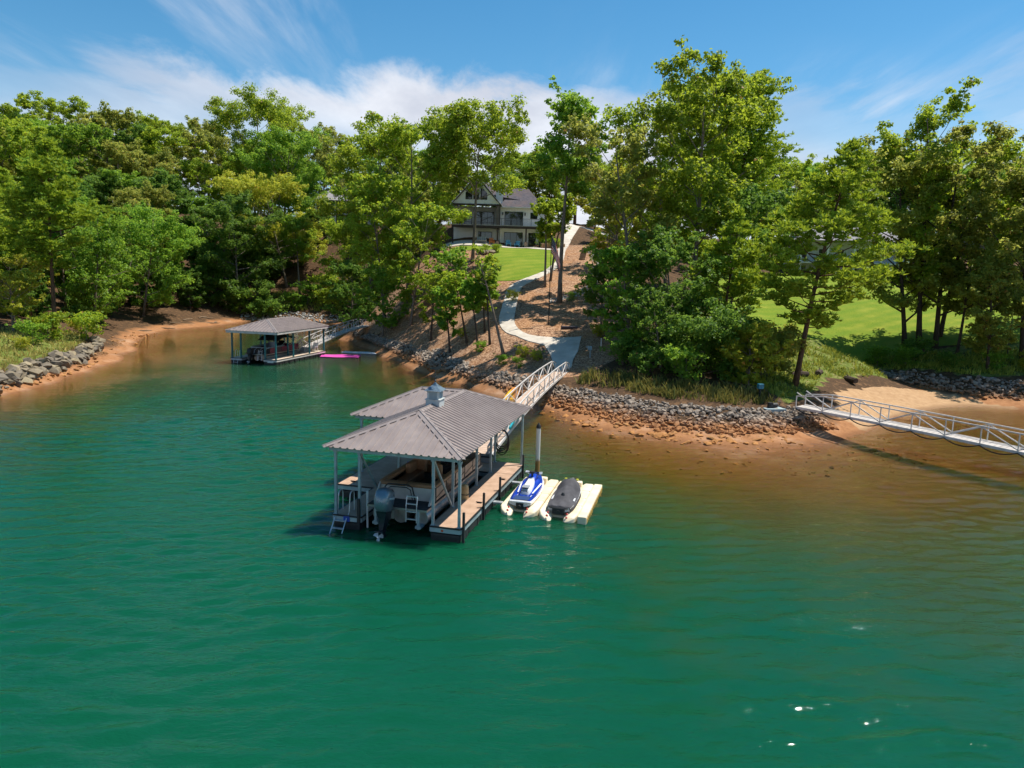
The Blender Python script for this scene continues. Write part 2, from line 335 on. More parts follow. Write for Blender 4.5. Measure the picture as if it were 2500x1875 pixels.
def build_ground():
    xs=ar((-300,-64,8),(-64,-16,1.2),(-16,16,.5),(16,64,1.0),(64,300,8)); ys=ar((-80,20,6),(20,58,1.2),(58,122,.5),(122,170,1.5),(170,420,6))
    V,Q=sheet(xs,ys,zt); x,y,z=V.T
    m=inside(MULCH,x,y); la=inside(LAWN,x,y)|inside(LAWN2,x,y)
    V[:,2]+=np.where(la|(m&(x<9)&(x>-3)),0,rough(x,y)*np.clip((z+.2),0.15,1))
    me=npmesh('ground',V,Q,ground_material(),4,{'mulch':('POINT',m),'weeds':('POINT',(inside(WEEDS,x,y)|inside(WEEDS2,x,y)|inside(WEEDS3,x,y))*.62),'sand':('POINT',inside(SANDY,x,y))},True)
    kind(link('ground',me),'structure')
    # lake surface: its colour comes from how deep the turbid water is over the clay bed
    xs=ar((-300,-60,12),(-60,-36,1.0),(-36,36,.19),(36,64,1.0),(64,300,12)); ys=ar((-90,8,4),(8,48,.095),(48,70,.4),(70,146,1.4))
    rw=np.random.RandomState(9); ks=[]
    for i in range(46):
        lam=.42*3.4**rw.uniform(0,1); th=rad(98)+rw.normal(0,.40); ks.append((2*math.pi/lam*math.cos(th),2*math.pi/lam*math.sin(th),rw.uniform(0,6.28),lam**1.15))
    def waves(x,y):
        z=np.zeros_like(x); sl=math.sqrt(sum((2*math.pi/l_**(1/1.15)*l_)**2/2 for _,_,_,l_ in ks))
        for kx,ky,p_,a_ in ks: z+=a_*np.sin(kx*x+ky*y+p_)
        patch=.75+.35*np.sin(x*.21+1.3*np.sin(y*.13))*np.sin(y*.17+.9*np.sin(x*.11+2))
        fade=np.clip((36-np.abs(x))/4,0,1)*np.clip((66-y)/22,0,1)*np.clip((y-6)/3,0,1)
        return z*(WAVE/sl)*patch*fade
    V,Q=sheet(xs,ys,waves); d=np.maximum(0,-zt(V[:,0],V[:,1]))
    t=NT('lake_water'); dp=t.attr('depth').outputs['Fac']; v=t.pos()
    dn=t.math('MULTIPLY',dp,t.rng(t.noise(v,.16,4,.6),.3,.7,.8,1.25))
    fac=t.math('SUBTRACT',1,t.math('POWER',2.71828,t.math('MULTIPLY',dn,-.60)))
    tint=t.n('ShaderNodeCombineColor',{0:t.math('POWER',.74,dn),1:t.math('POWER',.60,dn),2:t.math('POWER',.28,dn)}).outputs[0]
    body=t.mix(t.rng(dn,.6,4.2),lin('#4c4a12'),lin('#084930')); body=t.mix(t.rng(t.noise(v,.05,3),.35,.65,0,.5),body,lin('#094532'))
    # ripples: a wind-drawn chop, finer ripples and a slow swell that breaks them into patches
    w1=t.noise(t.n('ShaderNodeMapping',{'Vector':v,'Rotation':(0,0,rad(-16)),'Scale':(.5,1.5,1)}).outputs[0],1.15,3,.5,.7)
    w2=t.noise(t.n('ShaderNodeMapping',{'Vector':v,'Rotation':(0,0,rad(20)),'Scale':(1.0,2.4,1)}).outputs[0],3.2,3,.6,.3)
    pat=t.rng(t.noise(v,.11,3),.3,.7,.55,1.15)
    h=t.math('MULTIPLY',t.math('ADD',t.math('MULTIPLY',w1,.5),t.math('MULTIPLY',w2,.34)),pat)
    nb=t.bump(h,1.0,.095)
    tr=t.n('ShaderNodeBsdfTransparent',{'Color':tint}); df=t.n('ShaderNodeSubsurfaceScattering',{'Color':body,'Scale':1.0,'Radius':(.7,1.6,1.3),'Normal':nb},falloff='BURLEY')
    a=t.n('ShaderNodeMixShader',{0:fac,1:tr.outputs[0],2:df.outputs[0]})
    fr=t.n('ShaderNodeFresnel',{'IOR':1.333,'Normal':nb}); gl=t.n('ShaderNodeBsdfGlossy',{'Color':(1,1,1,1),'Roughness':.03,'Normal':nb})
    b=t.n('ShaderNodeMixShader',{0:fr.outputs[0],1:a.outputs[0],2:gl.outputs[0]})
    kind(link('lake',npmesh('lake',V,Q,t.done(b),4,{'depth':('POINT',d)},True)),'structure')
build_ground()
from mathutils.geometry import delaunay_2d_cdt
def drape(name,poly,mat,dz=.05,step=.6,skirt=0,zf=None,parent=None):
    b=[]
    for i in range(len(poly)):
        p,q=poly[i],poly[(i+1)%len(poly)]; n=max(1,int(math.hypot(q[0]-p[0],q[1]-p[1])/step))
        b+=[(p[0]+(q[0]-p[0])*k/n,p[1]+(q[1]-p[1])*k/n) for k in range(n)]
    xs=[p[0] for p in b];ys=[p[1] for p in b]; gx,gy=np.meshgrid(np.arange(min(xs)+step*.37,max(xs),step),np.arange(min(ys)+step*.41,max(ys),step))
    gx,gy=gx.ravel(),gy.ravel(); k=inside(b,gx,gy); g=[p for p in zip(gx[k],gy[k])]
    nb=len(b); vv,_,ff,_,_,_=delaunay_2d_cdt([Vector(p) for p in b]+[Vector(p) for p in g],[],[list(range(nb))],1,1e-4)
    x=np.array([v.x for v in vv]);y=np.array([v.y for v in vv]);z=(zf or zt)(x,y)+dz
    m=MB(); m.v=[tuple(q) for q in np.stack([x,y,z],1)]; m.f=[tuple(f) for f in ff]; m.mi=[0]*len(m.f)
    if skirt:
        cnt={}
        for f in m.f:
            for i in range(len(f)):
                e=(f[i],f[(i+1)%len(f)]); cnt.setdefault(tuple(sorted(e)),[]).append(e)
        for es in cnt.values():
            if len(es)==1:
                a,c=es[0]; o=len(m.v); pa,pc=m.v[a],m.v[c]; m.v+=[(pa[0],pa[1],pa[2]-skirt),(pc[0],pc[1],pc[2]-skirt)]; m.f.append((c,a,o,o+1)); m.mi.append(0)
    return m.build(name,mat,parent,smooth=True)
def lawn_material():
    t=NT('mown_lawn'); v=t.pos(); st=t.n('ShaderNodeTexWave',{'Vector':t.n('ShaderNodeMapping',{'Vector':v,'Rotation':(0,0,rad(62))}).outputs[0],'Scale':.18,'Distortion':1.2,'Detail':2},wave_type='BANDS').outputs[1]
    c=t.mix(t.rng(t.noise(v,6,5,.7),.3,.7),lin('#7e8c26'),lin('#5a731a')); c=t.mix(t.rng(t.noise(v,.4,4),.45,.65,0,.45),c,lin('#98973a')); c=t.mix(t.math('MULTIPLY',st,.4),c,lin('#4f7419'))
    return t.done(t.pbsdf(c,.9,0,t.bump(t.noise(v,22,4,.8),.7,.05),**{'Specular IOR Level':.15}))
LM=lawn_material()
o=kind(drape('lawn',chaikin(LAWN,2),LM,.06,.8),'structure')
o=kind(drape('lawn',chaikin(LAWN2,2),LM,.07,1.6),'structure')
CONC=pm('concrete','#c6beb2','#aea598',.85,0,1.1,.15,30)
ctl=chaikin(PATH_L,1,False); ctr=chaikin(PATH_R,1,False)
path=kind(drape('concrete_path',ctl+ctr[::-1],CONC,.075,.55,.3),'structure')
def along(L,s):
    d=[0]
    for a,b in zip(L[:-1],L[1:]): d.append(d[-1]+math.hypot(b[0]-a[0],b[1]-a[1]))
    q=s*d[-1];i=max(k for k in range(len(d)-1) if d[k]<=q+1e-6);f=(q-d[i])/(d[i+1]-d[i]);return L[i][0]+(L[i+1][0]-L[i][0])*f,L[i][1]+(L[i+1][1]-L[i][1])*f
JM=pm('path_joint','#6f6a62',None,.9)
for k in range(1,34):
    a,b=along(ctl,k/34),along(ctr,k/34);m=MB();m.bar((*a,zg(*a)+.075),(*b,zg(*b)+.075),.035,.02);m.build('joint',JM,path)
plz=kind(drape('concrete_landing',PLAZA,CONC,.08,.55,.3),'structure')
# the parking court and drive beside the house, and the patio under the balcony
kind(drape('driveway',[(9.2,138.4),(12.6,138.4),(18,141),(20,147),(12,149),(8,146)],CONC,.08,1.2,.3),'structure')
kind(drape('patio',[(-12,116.2),(3.3,116.2),(3.4,113.4),(1.5,113.05),(-11,112.7)],CONC,.09,.8,.3),'structure')
kind(drape('garden_walk',[(1.6,113.1),(6.5,112.4),(6.35,110.9),(5.7,110.75),(2.65,111.65)],CONC,.085,.6,.25),'structure')
# ---------------------------------------------------------------- the covered slip
ROOFM=pm('taupe_roof_metal','#998c86','#8a7d78',.45,.25,1.2,.05,60); CAPM=pm('taupe_ridge_cap','#968b86','#897e7a',.45,.25,1.5)
STEEL=pm('galvanised_steel','#9fb2b4','#8499a0',.5,.35,4,.1,60); ALU=pm('aluminium','#c9cbcc','#a9adb0',.42,.55,5,.08,60)
DECKM=pm('composite_decking','#bb9c84','#a78870',.75,0,2.0,.2,50); BLACKP=pm('black_plastic','#16181a','#24272a',.55,0,6); FASC=pm('grey_fascia','#a9b9bb','#8fa1a6',.5,.2,2)
WHITEP=pm('white_plastic','#e4e3df','#cfccc4',.4,0,2); TANF=pm('tan_fender','#cbb083','#b3935f',.6,0,5); CHROME=pm('polished_steel','#d8dadb','#b4b8bb',.35,.45,5)
RUST=pm('orange_reflector','#d8531f',None,.4); BLUEP=pm('blue_plate','#2b4fae',None,.4); ROPE=pm('black_hose','#141414',None,.5)
def clip_line(poly,p,d):
    """segment of the line p+t*d inside a convex-ish 2D polygon"""
    ts=[]
    n=len(poly)
    for i in range(n):
        a=poly[i];b=poly[(i+1)%n]; e=(b[0]-a[0],b[1]-a[1]); den=d[0]*e[1]-d[1]*e[0]
        if abs(den)<1e-9: continue
        w=(a[0]-p[0],a[1]-p[1]); t=(w[0]*e[1]-w[1]*e[0])/den; s=(w[0]*d[1]-w[1]*d[0])/den
        if -1e-9<=s<=1+1e-9: ts.append(t)
    return (min(ts),max(ts)) if len(ts)>=2 else None
def roof_face(pts,root,rib=.305,h=.055,mat=None,name='roof_panel'):
    """pts: first two lie on the eave; ribs run up the slope"""
    P=[Vector(p) for p in pts]; m=MB(); m.slab(P,.02); n=(P[1]-P[0]).cross(P[2]-P[0]).normalized()
    if n.z<0: n=-n
    e=(P[1]-P[0]).normalized(); u=n.cross(e); u=u if u.z>0 else -u; o=P[0]
    p2=[((p-o).dot(e),(p-o).dot(u)) for p in P]; a=min(q[0] for q in p2)+rib/2; b=max(q[0] for q in p2)
    while a<b:
        r=clip_line(p2,(a,0),(0,1))
        if r and r[1]-r[0]>.12:
            c0=o+e*a+u*(max(r[0],-.02)); c1=o+e*a+u*(r[1]-.06); w=e*.06; wt=e*.026; hh=n*h
            m.add([c0-w,c0+w,c0+wt+hh,c0-wt+hh,c1-w,c1+w,c1+wt+hh,c1-wt+hh],[(0,1,2,3),(7,6,5,4),(1,5,6,2),(2,6,7,3),(3,7,4,0)])
        a+=rib
    return m.build(name,mat or ROOFM,root)
def cap(a,b,n1,n2,root,w=.17,lift=.038,name='ridge_cap'):
    a=Vector(a);b=Vector(b);d=(b-a).normalized();m=MB()
    for n,o in ((n1,n2),(n2,n1)):
        n=Vector(n).normalized(); s=n.cross(d).normalized()
        if s.dot(Vector(o))>0: s=-s
        A=a+n*lift;B=b+n*lift; q=[A,B,B+s*w,A+s*w]
        nm=(q[1]-q[0]).cross(q[2]-q[0]); q=q if nm.dot(n)>0 else q[::-1]
        m.slab(q,.012)
    m.tube([a+Vector((0,0,lift+.012)),b+Vector((0,0,lift+.012))],.022,6)
    return m.build(name,CAPM,root)
def fnorm(p): 
    p=[Vector(q) for q in p]; n=(p[1]-p[0]).cross(p[2]-p[0]).normalized(); return n if n.z>0 else -n
def boards(m,x0,x1,y0,y1,z,axis='x',w=.14,gap=.012,t=.03):
    if axis=='x':
        y=y0
        while y<y1-.02: m.box(x0,x1,y,min(y+w-gap,y1),z-t,z); y+=w
    else:
        x=x0
        while x<x1-.02: m.box(x,min(x+w-gap,x1),y0,y1,z-t,z); x+=w
def fascia_run(root,a,b,z=.55,fas=FASC,floats=True,out=(0,-1)):
    """edge trim, fascia and a row of black float tubs along one edge; out = outward normal"""
    a=Vector((a[0],a[1],0));b=Vector((b[0],b[1],0));o=Vector((out[0],out[1],0));L=(b-a).length;d=(b-a)/L
    m=MB();m.bar(a+o*.02+Vector((0,0,z-.025)),b+o*.02+Vector((0,0,z-.025)),.05,.06);m.build('edge_trim',BLACKP,root)
    m=MB();m.bar(a+o*.012+Vector((0,0,z-.15)),b+o*.012+Vector((0,0,z-.15)),.03,.17);m.build('fascia',fas,root)
    if floats:
        n=max(1,round(L/1.15));s=L/n
        for i in range(n):
            c=a+d*(s*(i+.5))-o*.28; e=d*(s/2-.04); q=o*.27
            m=MB();r=[]
            for zz,k in ((-.28,.86),(-.2,.96),(.2,1.0),(.28,.97)):
                r.append([c-e*k-q*k+Vector((0,0,zz)),c+e*k-q*k+Vector((0,0,zz)),c+e*k+q*k+Vector((0,0,zz)),c-e*k+q*k+Vector((0,0,zz))])
            m.loft(r); m.build('float_tub',BLACKP,root)
def post(root,x,y,z0,z1,w=.1,mat=STEEL,name='post'):
    m=MB();m.box(x-w/2,x+w/2,y-w/2,y+w/2,z0,z1);m.box(x-.09,x+.09,y-.09,y+.09,z0,z0+.012);m.box(x-.075,x+.075,y-.075,y+.075,z1-.1,z1-.005)
    return m.build(name,mat,root,bevel=.008)
DX,DY,DTH=-1.81,26.09,rad(-14.5)
dock=thing('covered_boat_dock',(DX,DY,0),DTH,'floating dock with a taupe metal hip roof, cupola and tan decking, pontoon boat inside','boat dock')
DZ=.58
def build_dock(R):
    m=MB(); boards(m,-1.22,0,0,7.95,DZ); boards(m,-5.33,-4.14,0,7.95,DZ); boards(m,-5.33,0,8.0,10.0,DZ,'x'); boards(m,-7.14,-5.36,3.74,10.0,DZ,'y')
    kind(m.build('deck_boards',DECKM,R),'stuff')
    m=MB()
    for x0,x1,y0,y1 in ((-1.2,-.02,.02,9.98),(-5.31,-4.16,.02,9.98),(-4.15,-1.22,8.02,9.98),(-7.12,-5.34,3.76,9.98)):
        for x in (x0+.05,(x0+x1)/2,x1-.05): m.box(x-.03,x+.03,y0,y1,DZ-.2,DZ-.034)
    m.build('deck_frame',STEEL,R)
    for a,b,o in (((-1.22,0),(0,0),(0,-1)),((0,0),(0,10),(1,0)),((-5.33,0),(-4.14,0),(0,-1)),((-5.33,3.7),(-5.33,0),(-1,0)),((-7.14,3.74),(-5.4,3.74),(0,-1)),((-7.14,10),(-7.14,3.74),(-1,0)),
                  ((-4.14,0),(-4.14,8),(1,0)),((-1.22,8),(-1.22,0),(-1,0)),((-4.14,8),(-1.22,8),(0,-1)),((0,10),(-7.14,10),(0,1))):
        fascia_run(R,a,b,DZ,out=o)
    # roof
    x0,x1,y0,y1,x2,y2,ze=-5.62,.10,-.27,11.0,-7.55,5.75,3.36; w=(x1-x0)/2; xm=(x0+x1)/2; zr=ze+.39*w; h2=(y1-y2)/2; ym=(y1+y2)/2
    FL,FR,BR,BL,CL,Vv=(x0,y0,ze),(x1,y0,ze),(x1,y1,ze),(x2,y1,ze),(x2,y2,ze),(x0,y2,ze); A=(xm,y0+w,zr); B=(xm,ym,zr); Cx=(x2+h2,ym,zr)
    faces=dict(front=(FL,FR,A),right=(FR,BR,B,A),back=(BR,BL,Cx,B),end=(BL,CL,Cx),cross=(CL,Vv,B,Cx),left=(Vv,FL,A,B)); N={k:fnorm(f) for k,f in faces.items()}
    for f in faces.values(): roof_face(f,R)
    for a,b,p,q in ((FL,A,'front','left'),(FR,A,'front','right'),(A,B,'left','right'),(BR,B,'right','back'),(B,Cx,'cross','back'),(CL,Cx,'cross','end'),(BL,Cx,'back','end')): cap(a,b,N[p],N[q],R)
    # eave beam
    i=.2
    ring=[(x0+i,y0+i),(x1-i,y0+i),(x1-i,y1-i),(x2+i,y1-i),(x2+i,y2+i),(x0+i,y2+i)]
    for k in range(6):
        a,b=ring[k],ring[(k+1)%6]; m=MB(); m.bar((*a,ze-.07),(*b,ze-.07),.06,.2); m.build('eave_beam',STEEL,R)
    for yy in np.arange(1.4,10.6,1.5):
        m=MB();m.bar((x0+.25,yy,ze-.06),(x1-.25,yy,ze-.06),.05,.12);hh=max(.1,min(w,yy-y0,y1-yy));z=ze+.39*hh-.08
        m.bar((x0+.3,yy,ze-.02),(xm,yy,z),.04,.1);m.bar((x1-.3,yy,ze-.02),(xm,yy,z),.04,.1);m.build('roof_truss',STEEL,R)
    pz=ze-.17
    for x,y in ((-.08,.08),(-1.14,.08),(-4.22,.08),(-5.25,.08),(-1.14,2.35),(-4.22,3.9),(-1.14,5.6),(-1.14,7.9),(-4.22,7.9),(-.08,9.9),(-1.5,9.9),(-4.22,9.9),(-7.05,5.95),(-7.05,9.9)): post(R,x,y,DZ,pz)
    for xx in (-1.14,-4.22):
        m=MB();m.bar((xx,.16,pz-.12),(xx,2.25,DZ+.06),.07,.07);m.build('brace',STEEL,R)
    # edge guards for boats, on the open side
    for y in (.12,2.75,5.25,9.6):
        m=MB();m.box(.045,.135,y-.05,y+.05,-.05,DZ+.62);m.build('edge_guard',BLACKP,R,bevel=.012)
        m=MB();m.box(-.02,.045,y-.07,y+.07,DZ-.22,DZ-.06);m.build('guard_bracket',STEEL,R)
    m=MB();m.box(-4.26,-4.14,-.10,-.02,.1,DZ+.75);m.build('edge_guard',BLACKP,R,bevel=.01)
    m=MB();m.lathe([(.045,0),(.05,.008),(.03,.014)],n=14);m.build('reflector',RUST,R,loc=(-.72,-.03,DZ-.15),rot=(rad(90),0,0))
    m=MB();m.box(-4.86,-4.6,-.06,-.03,DZ-.24,DZ-.03);m.build('permit_plate',BLUEP,R)
    for x,y in ((-6.6,4.2),(-5.0,4.5),(-.25,3.2),(-.25,6.9)):
        m=MB();m.box(x-.1,x+.1,y-.03,y+.03,DZ,DZ+.03);m.tube([(x-.14,y,DZ+.05),(x+.14,y,DZ+.05)],.018,6);m.build('cleat',BLACKP,R)
    # white guide pipes of the boat lift
    for x,y in ((-4.02,.35),):
        m=MB();m.tube([(x,y,-.5),(x,y,1.55)],.045,10);m.build('guide_pipe',WHITEP,R,smooth=True)
    # cupola
    cx,cy=xm,4.45; cz=zr-.16; s=.27; body=pm('cupola_paint','#c3c8c7','#aeb5b5',.55)
    m=MB();m.box(cx-s-.05,cx+s+.05,cy-s-.05,cy+s+.05,cz,cz+.38);m.box(cx-s-.08,cx+s+.08,cy-s-.08,cy+s+.08,cz+.36,cz+.4)
    m.box(cx-s+.06,cx+s-.06,cy-s+.06,cy+s-.06,cz+.39,cz+.72)
    for a in (-1,1):
        for b in (-1,1): m.box(cx+a*(s-.05)-.05,cx+a*(s-.05)+.05,cy+b*(s-.05)-.05,cy+b*(s-.05)+.05,cz+.395,cz+.74)
    m.box(cx-s-.03,cx+s+.03,cy-s-.03,cy+s+.03,cz+.72,cz+.77)
    cup=m.build('cupola',body,R,bevel=.006)
    for k in range(4):
        for i in range(6):
            m=MB();z=cz+.43+i*.048
            m.add([(-s+.1,-s+.0,z),(s-.1,-s+.0,z),(s-.1,-s+.05,z+.045),(-s+.1,-s+.05,z+.045),(-s+.1,-s+.0,z-.01),(s-.1,-s+.0,z-.01),(s-.1,-s+.05,z+.035),(-s+.1,-s+.05,z+.035)],[(0,1,2,3),(7,6,5,4),(0,4,5,1),(2,6,7,3),(1,5,6,2),(3,7,4,0)])
            o=m.build('louver',body,cup);o.matrix_local=Matrix.Translation((cx,cy,0))@Matrix.Rotation(k*math.pi/2,4,'Z')
    m=MB();e=s+.12;rz=cz+.765;cu=pm('weathered_copper','#7f93a0','#5d6c78',.4,.5,5);prev=None;rg=[]
    for t in (0,.25,.5,.75,1): rg.append([(cx+a*e*(1-t)**1.25+.0,cy+b*e*(1-t)**1.25,rz+.36*t) for a,b in ((-1,-1),(1,-1),(1,1),(-1,1))])
    rg[-1]=[(cx+a*.02,cy+b*.02,rz+.36) for a,b in ((-1,-1),(1,-1),(1,1),(-1,1))]
    m.loft(rg);m.build('cupola_roof',cu,cup)
    va=MB();va.tube([(cx,cy,rz+.34),(cx,cy,rz+.95)],.014,6);va.lathe([(.001,-.06),(.06,0),(.001,.06)],(cx,cy,rz+.42),10)
    va.tube([(cx-.28,cy,rz+.6),(cx+.28,cy,rz+.6)],.009,5);va.tube([(cx,cy-.28,rz+.6),(cx,cy+.28,rz+.6)],.009,5)
    va.prism([(-.3,.0),(-.1,.09),(.12,.11),(.2,.3),(.28,.33),(.42,.3),(.27,.26),(.24,.02),(.1,-.08),(-.1,-.06)],-.008,.008)
    v0=len(va.v)-20
    for i in range(v0,len(va.v)): x,y,z=va.v[i];va.v[i]=(cx+x,cy+z,rz+.95+y*.8)
    va.build('weathervane',pm('dark_bronze','#33383a','#4b5150',.5,.5),cup)
build_dock(dock)
def local_thing(name,lx,ly,lz,label,cat,rz=0,group=None,th=None):
    th=DTH if th is None else th
    return thing(name,(DX+lx*math.cos(DTH)-ly*math.sin(DTH),DY+lx*math.sin(DTH)+ly*math.cos(DTH),lz),DTH+rz,label,cat,group)
# swim ladder at the end of the narrow finger, reaching under water
def ladder(R,w=.5,reach=1.25,drop=1.6,hoop=.85,steps=6):
    for s in (-1,1):
        x=s*w/2; m=MB();pts=[(x,.62,.02),(x,.62,hoop*.55)]
        for k in range(9):
            a=math.pi*k/8; pts.append((x,.44+.18*math.cos(a),hoop-.14+.16*math.sin(a)))
        pts+=[(x,.18,.05),(x,-.06,-.12),(x,-reach,-drop)]
        m.tube(pts,.024,8);m.build('handrail',CHROME,R,smooth=True)
    for i in range(steps):
        t=(i+.25)/steps; y=-.06-(reach-.06)*t; z=-.15-(drop-.12)*t; m=MB();m.box(-w/2,w/2,y-.06,y+.06,z-.02,z+.015);m.build('step',ALU if i<steps-1 else pm('algae_step','#b58f35','#7d6a2c',.8),R,bevel=.006)
lad=local_thing('swim_ladder',-4.98,.0,DZ,'aluminium swim ladder with curved handrails at the end of the covered dock finger','ladder')
ladder(lad)
fen=local_thing('dock_fender',-1.02,3.55,DZ,'tall tan rounded fender cushion strapped to a dock post beside the pontoon boat','fender')
m=MB();rg=[]
for z,k in ((-.25,.75),(-.2,.97),(-.05,1),(.42,1),(.55,.9),(.6,.6)):
    rg.append([(k*.17*math.copysign(abs(math.cos(a))**.6,math.cos(a)),k*.13*math.copysign(abs(math.sin(a))**.6,math.sin(a)),z+.05) for a in (2*math.pi*i/16 for i in range(16))])
m.loft(rg);m.build('cushion',TANF,fen,smooth=True)
m=MB();m.box(-.18,.18,-.14,.14,.2,.23);m.build('strap',BLACKP,fen)
# mooring pile and hose coil
pile=local_thing('mooring_pile',.55,10.9,0,'white mooring pile with a black conical cap and rust-brown foot, standing in shallow water','pile')
t=NT('pile_sleeve');z=t.n('ShaderNodeSeparateXYZ',{0:t.pos()}).outputs[2];n=t.noise(t.pos(),6,4)
pm_=t.done(t.pbsdf(t.mix(t.rng(t.math('ADD',z,t.math('MULTIPLY',n,.4)),.75,.95),lin('#a5763c'),lin('#dcd6cf')),.5))
m=MB();m.lathe([(.115,-1.6),(.115,2.35)],n=16);m.build('shaft',pm_,pile,smooth=True)
m=MB();m.lathe([(.125,2.33),(.125,2.44),(.06,2.55),(.01,2.62)],n=16);m.build('cap',BLACKP,pile,smooth=True)
hose=local_thing('coiled_hose',-1.32,10.12,DZ,'black coiled water hose hanging on a post at the shore end of the covered dock','hose')
m=MB();r=random.Random(4)
for k in range(5):
    c=(.12+r.uniform(-.02,.02),.02*k-.06,1.25-.06*k); a0=r.uniform(0,6)
    m.tube([(c[0]+.36*math.cos(a),c[1]+.04*math.sin(2*a+a0),c[2]+(.45+.05*k)*math.sin(a)) for a in (2*math.pi*i/22 for i in range(22))],.028,6,closed=True)
m.tube([(-.24,0,1.3),(-.25,.02,.6),(-.22,.0,.05),(.0,.05,.0)],.028,6);m.build('hose_loops',ROPE,hose,smooth=True)
m=MB();m.box(-.16,-.02,-.02,.1,1.5,1.62);m.build('hanger',BLACKP,hose)
box=local_thing('storage_bench',-1.95,9.75,DZ,'low dark bench lid at the shore edge of the covered dock beside the gangway','bench')
m=MB();m.box(-.35,.35,-.25,.25,.28,.36);m.build('lid',BLACKP,box,bevel=.02);m=MB();m.box(-.32,.32,-.22,.22,0.006,.28);m.build('body',pm('bench_body','#8b8f92',None,.5),box,bevel=.01)
# ---------------------------------------------------------------- pontoon boats and outboards
TAN=pm('tan_vinyl','#a3764f','#8e6543',.55,0,6,.12,30); TAN2=pm('brown_vinyl','#7a553b','#6a4934',.6,0,6,.12,30)
HULLG=pm('pontoon_aluminium','#a9a7a3','#8d8b88',.38,.7,2.5,.08,20); SIDE=pm('taupe_boat_panel','#a89685','#998675',.35,.1,1.5); DARKP=pm('dark_boat_trim','#1b1a1a','#29272a',.35,0,3)
TRANS=pm('ivory_transom','#c9c3b9','#b5aea3',.4,0,2); MATF=pm('charcoal_floor_mat','#3a3838','#2c2b2c',.85,0,8,.2,60); ENG=pm('gunmetal_cowl','#71848e','#5f727d',.32,.35,1.5,coat=.6); ENGD=pm('dark_engine_leg','#25313a','#1a242b',.35,.4,3)
GLASSD=pm('smoked_acrylic','#15181b',None,.12); LETTER=pm('silver_lettering','#e3e6e8','#cfd3d6',.4)
def tubehull(R,x,y0,y1,r=.32,z=.28,mat=HULLG):
    m=MB();m.tube([(x,y0,z),(x,y0+.06,z),(x,y1-1.2,z),(x,y1-.6,z+.03),(x,y1-.25,z+.1),(x,y1,z+.2)],[r*.94,r,r,r*.86,r*.55,r*.08],20)
    o=m.build('pontoon_tube',mat,R,smooth=True)
    for yy in (y0+1.8,y0+3.9):
        m=MB();m.tube([(x+(r+.002)*math.cos(a),yy,z+(r+.002)*math.sin(a)) for a in (2*math.pi*i/20 for i in range(20))],.008,5,closed=True);m.build('weld_seam',mat,o)
    return o
def cushion(x0,x1,y0,y1,z0,z1,name,mat,R,b=.05):
    m=MB();m.box(x0,x1,y0,y1,z0,z1);o=m.build(name,mat,R,smooth=True);bv=o.modifiers.new('soft','BEVEL');bv.width=b;bv.segments=3
    return o
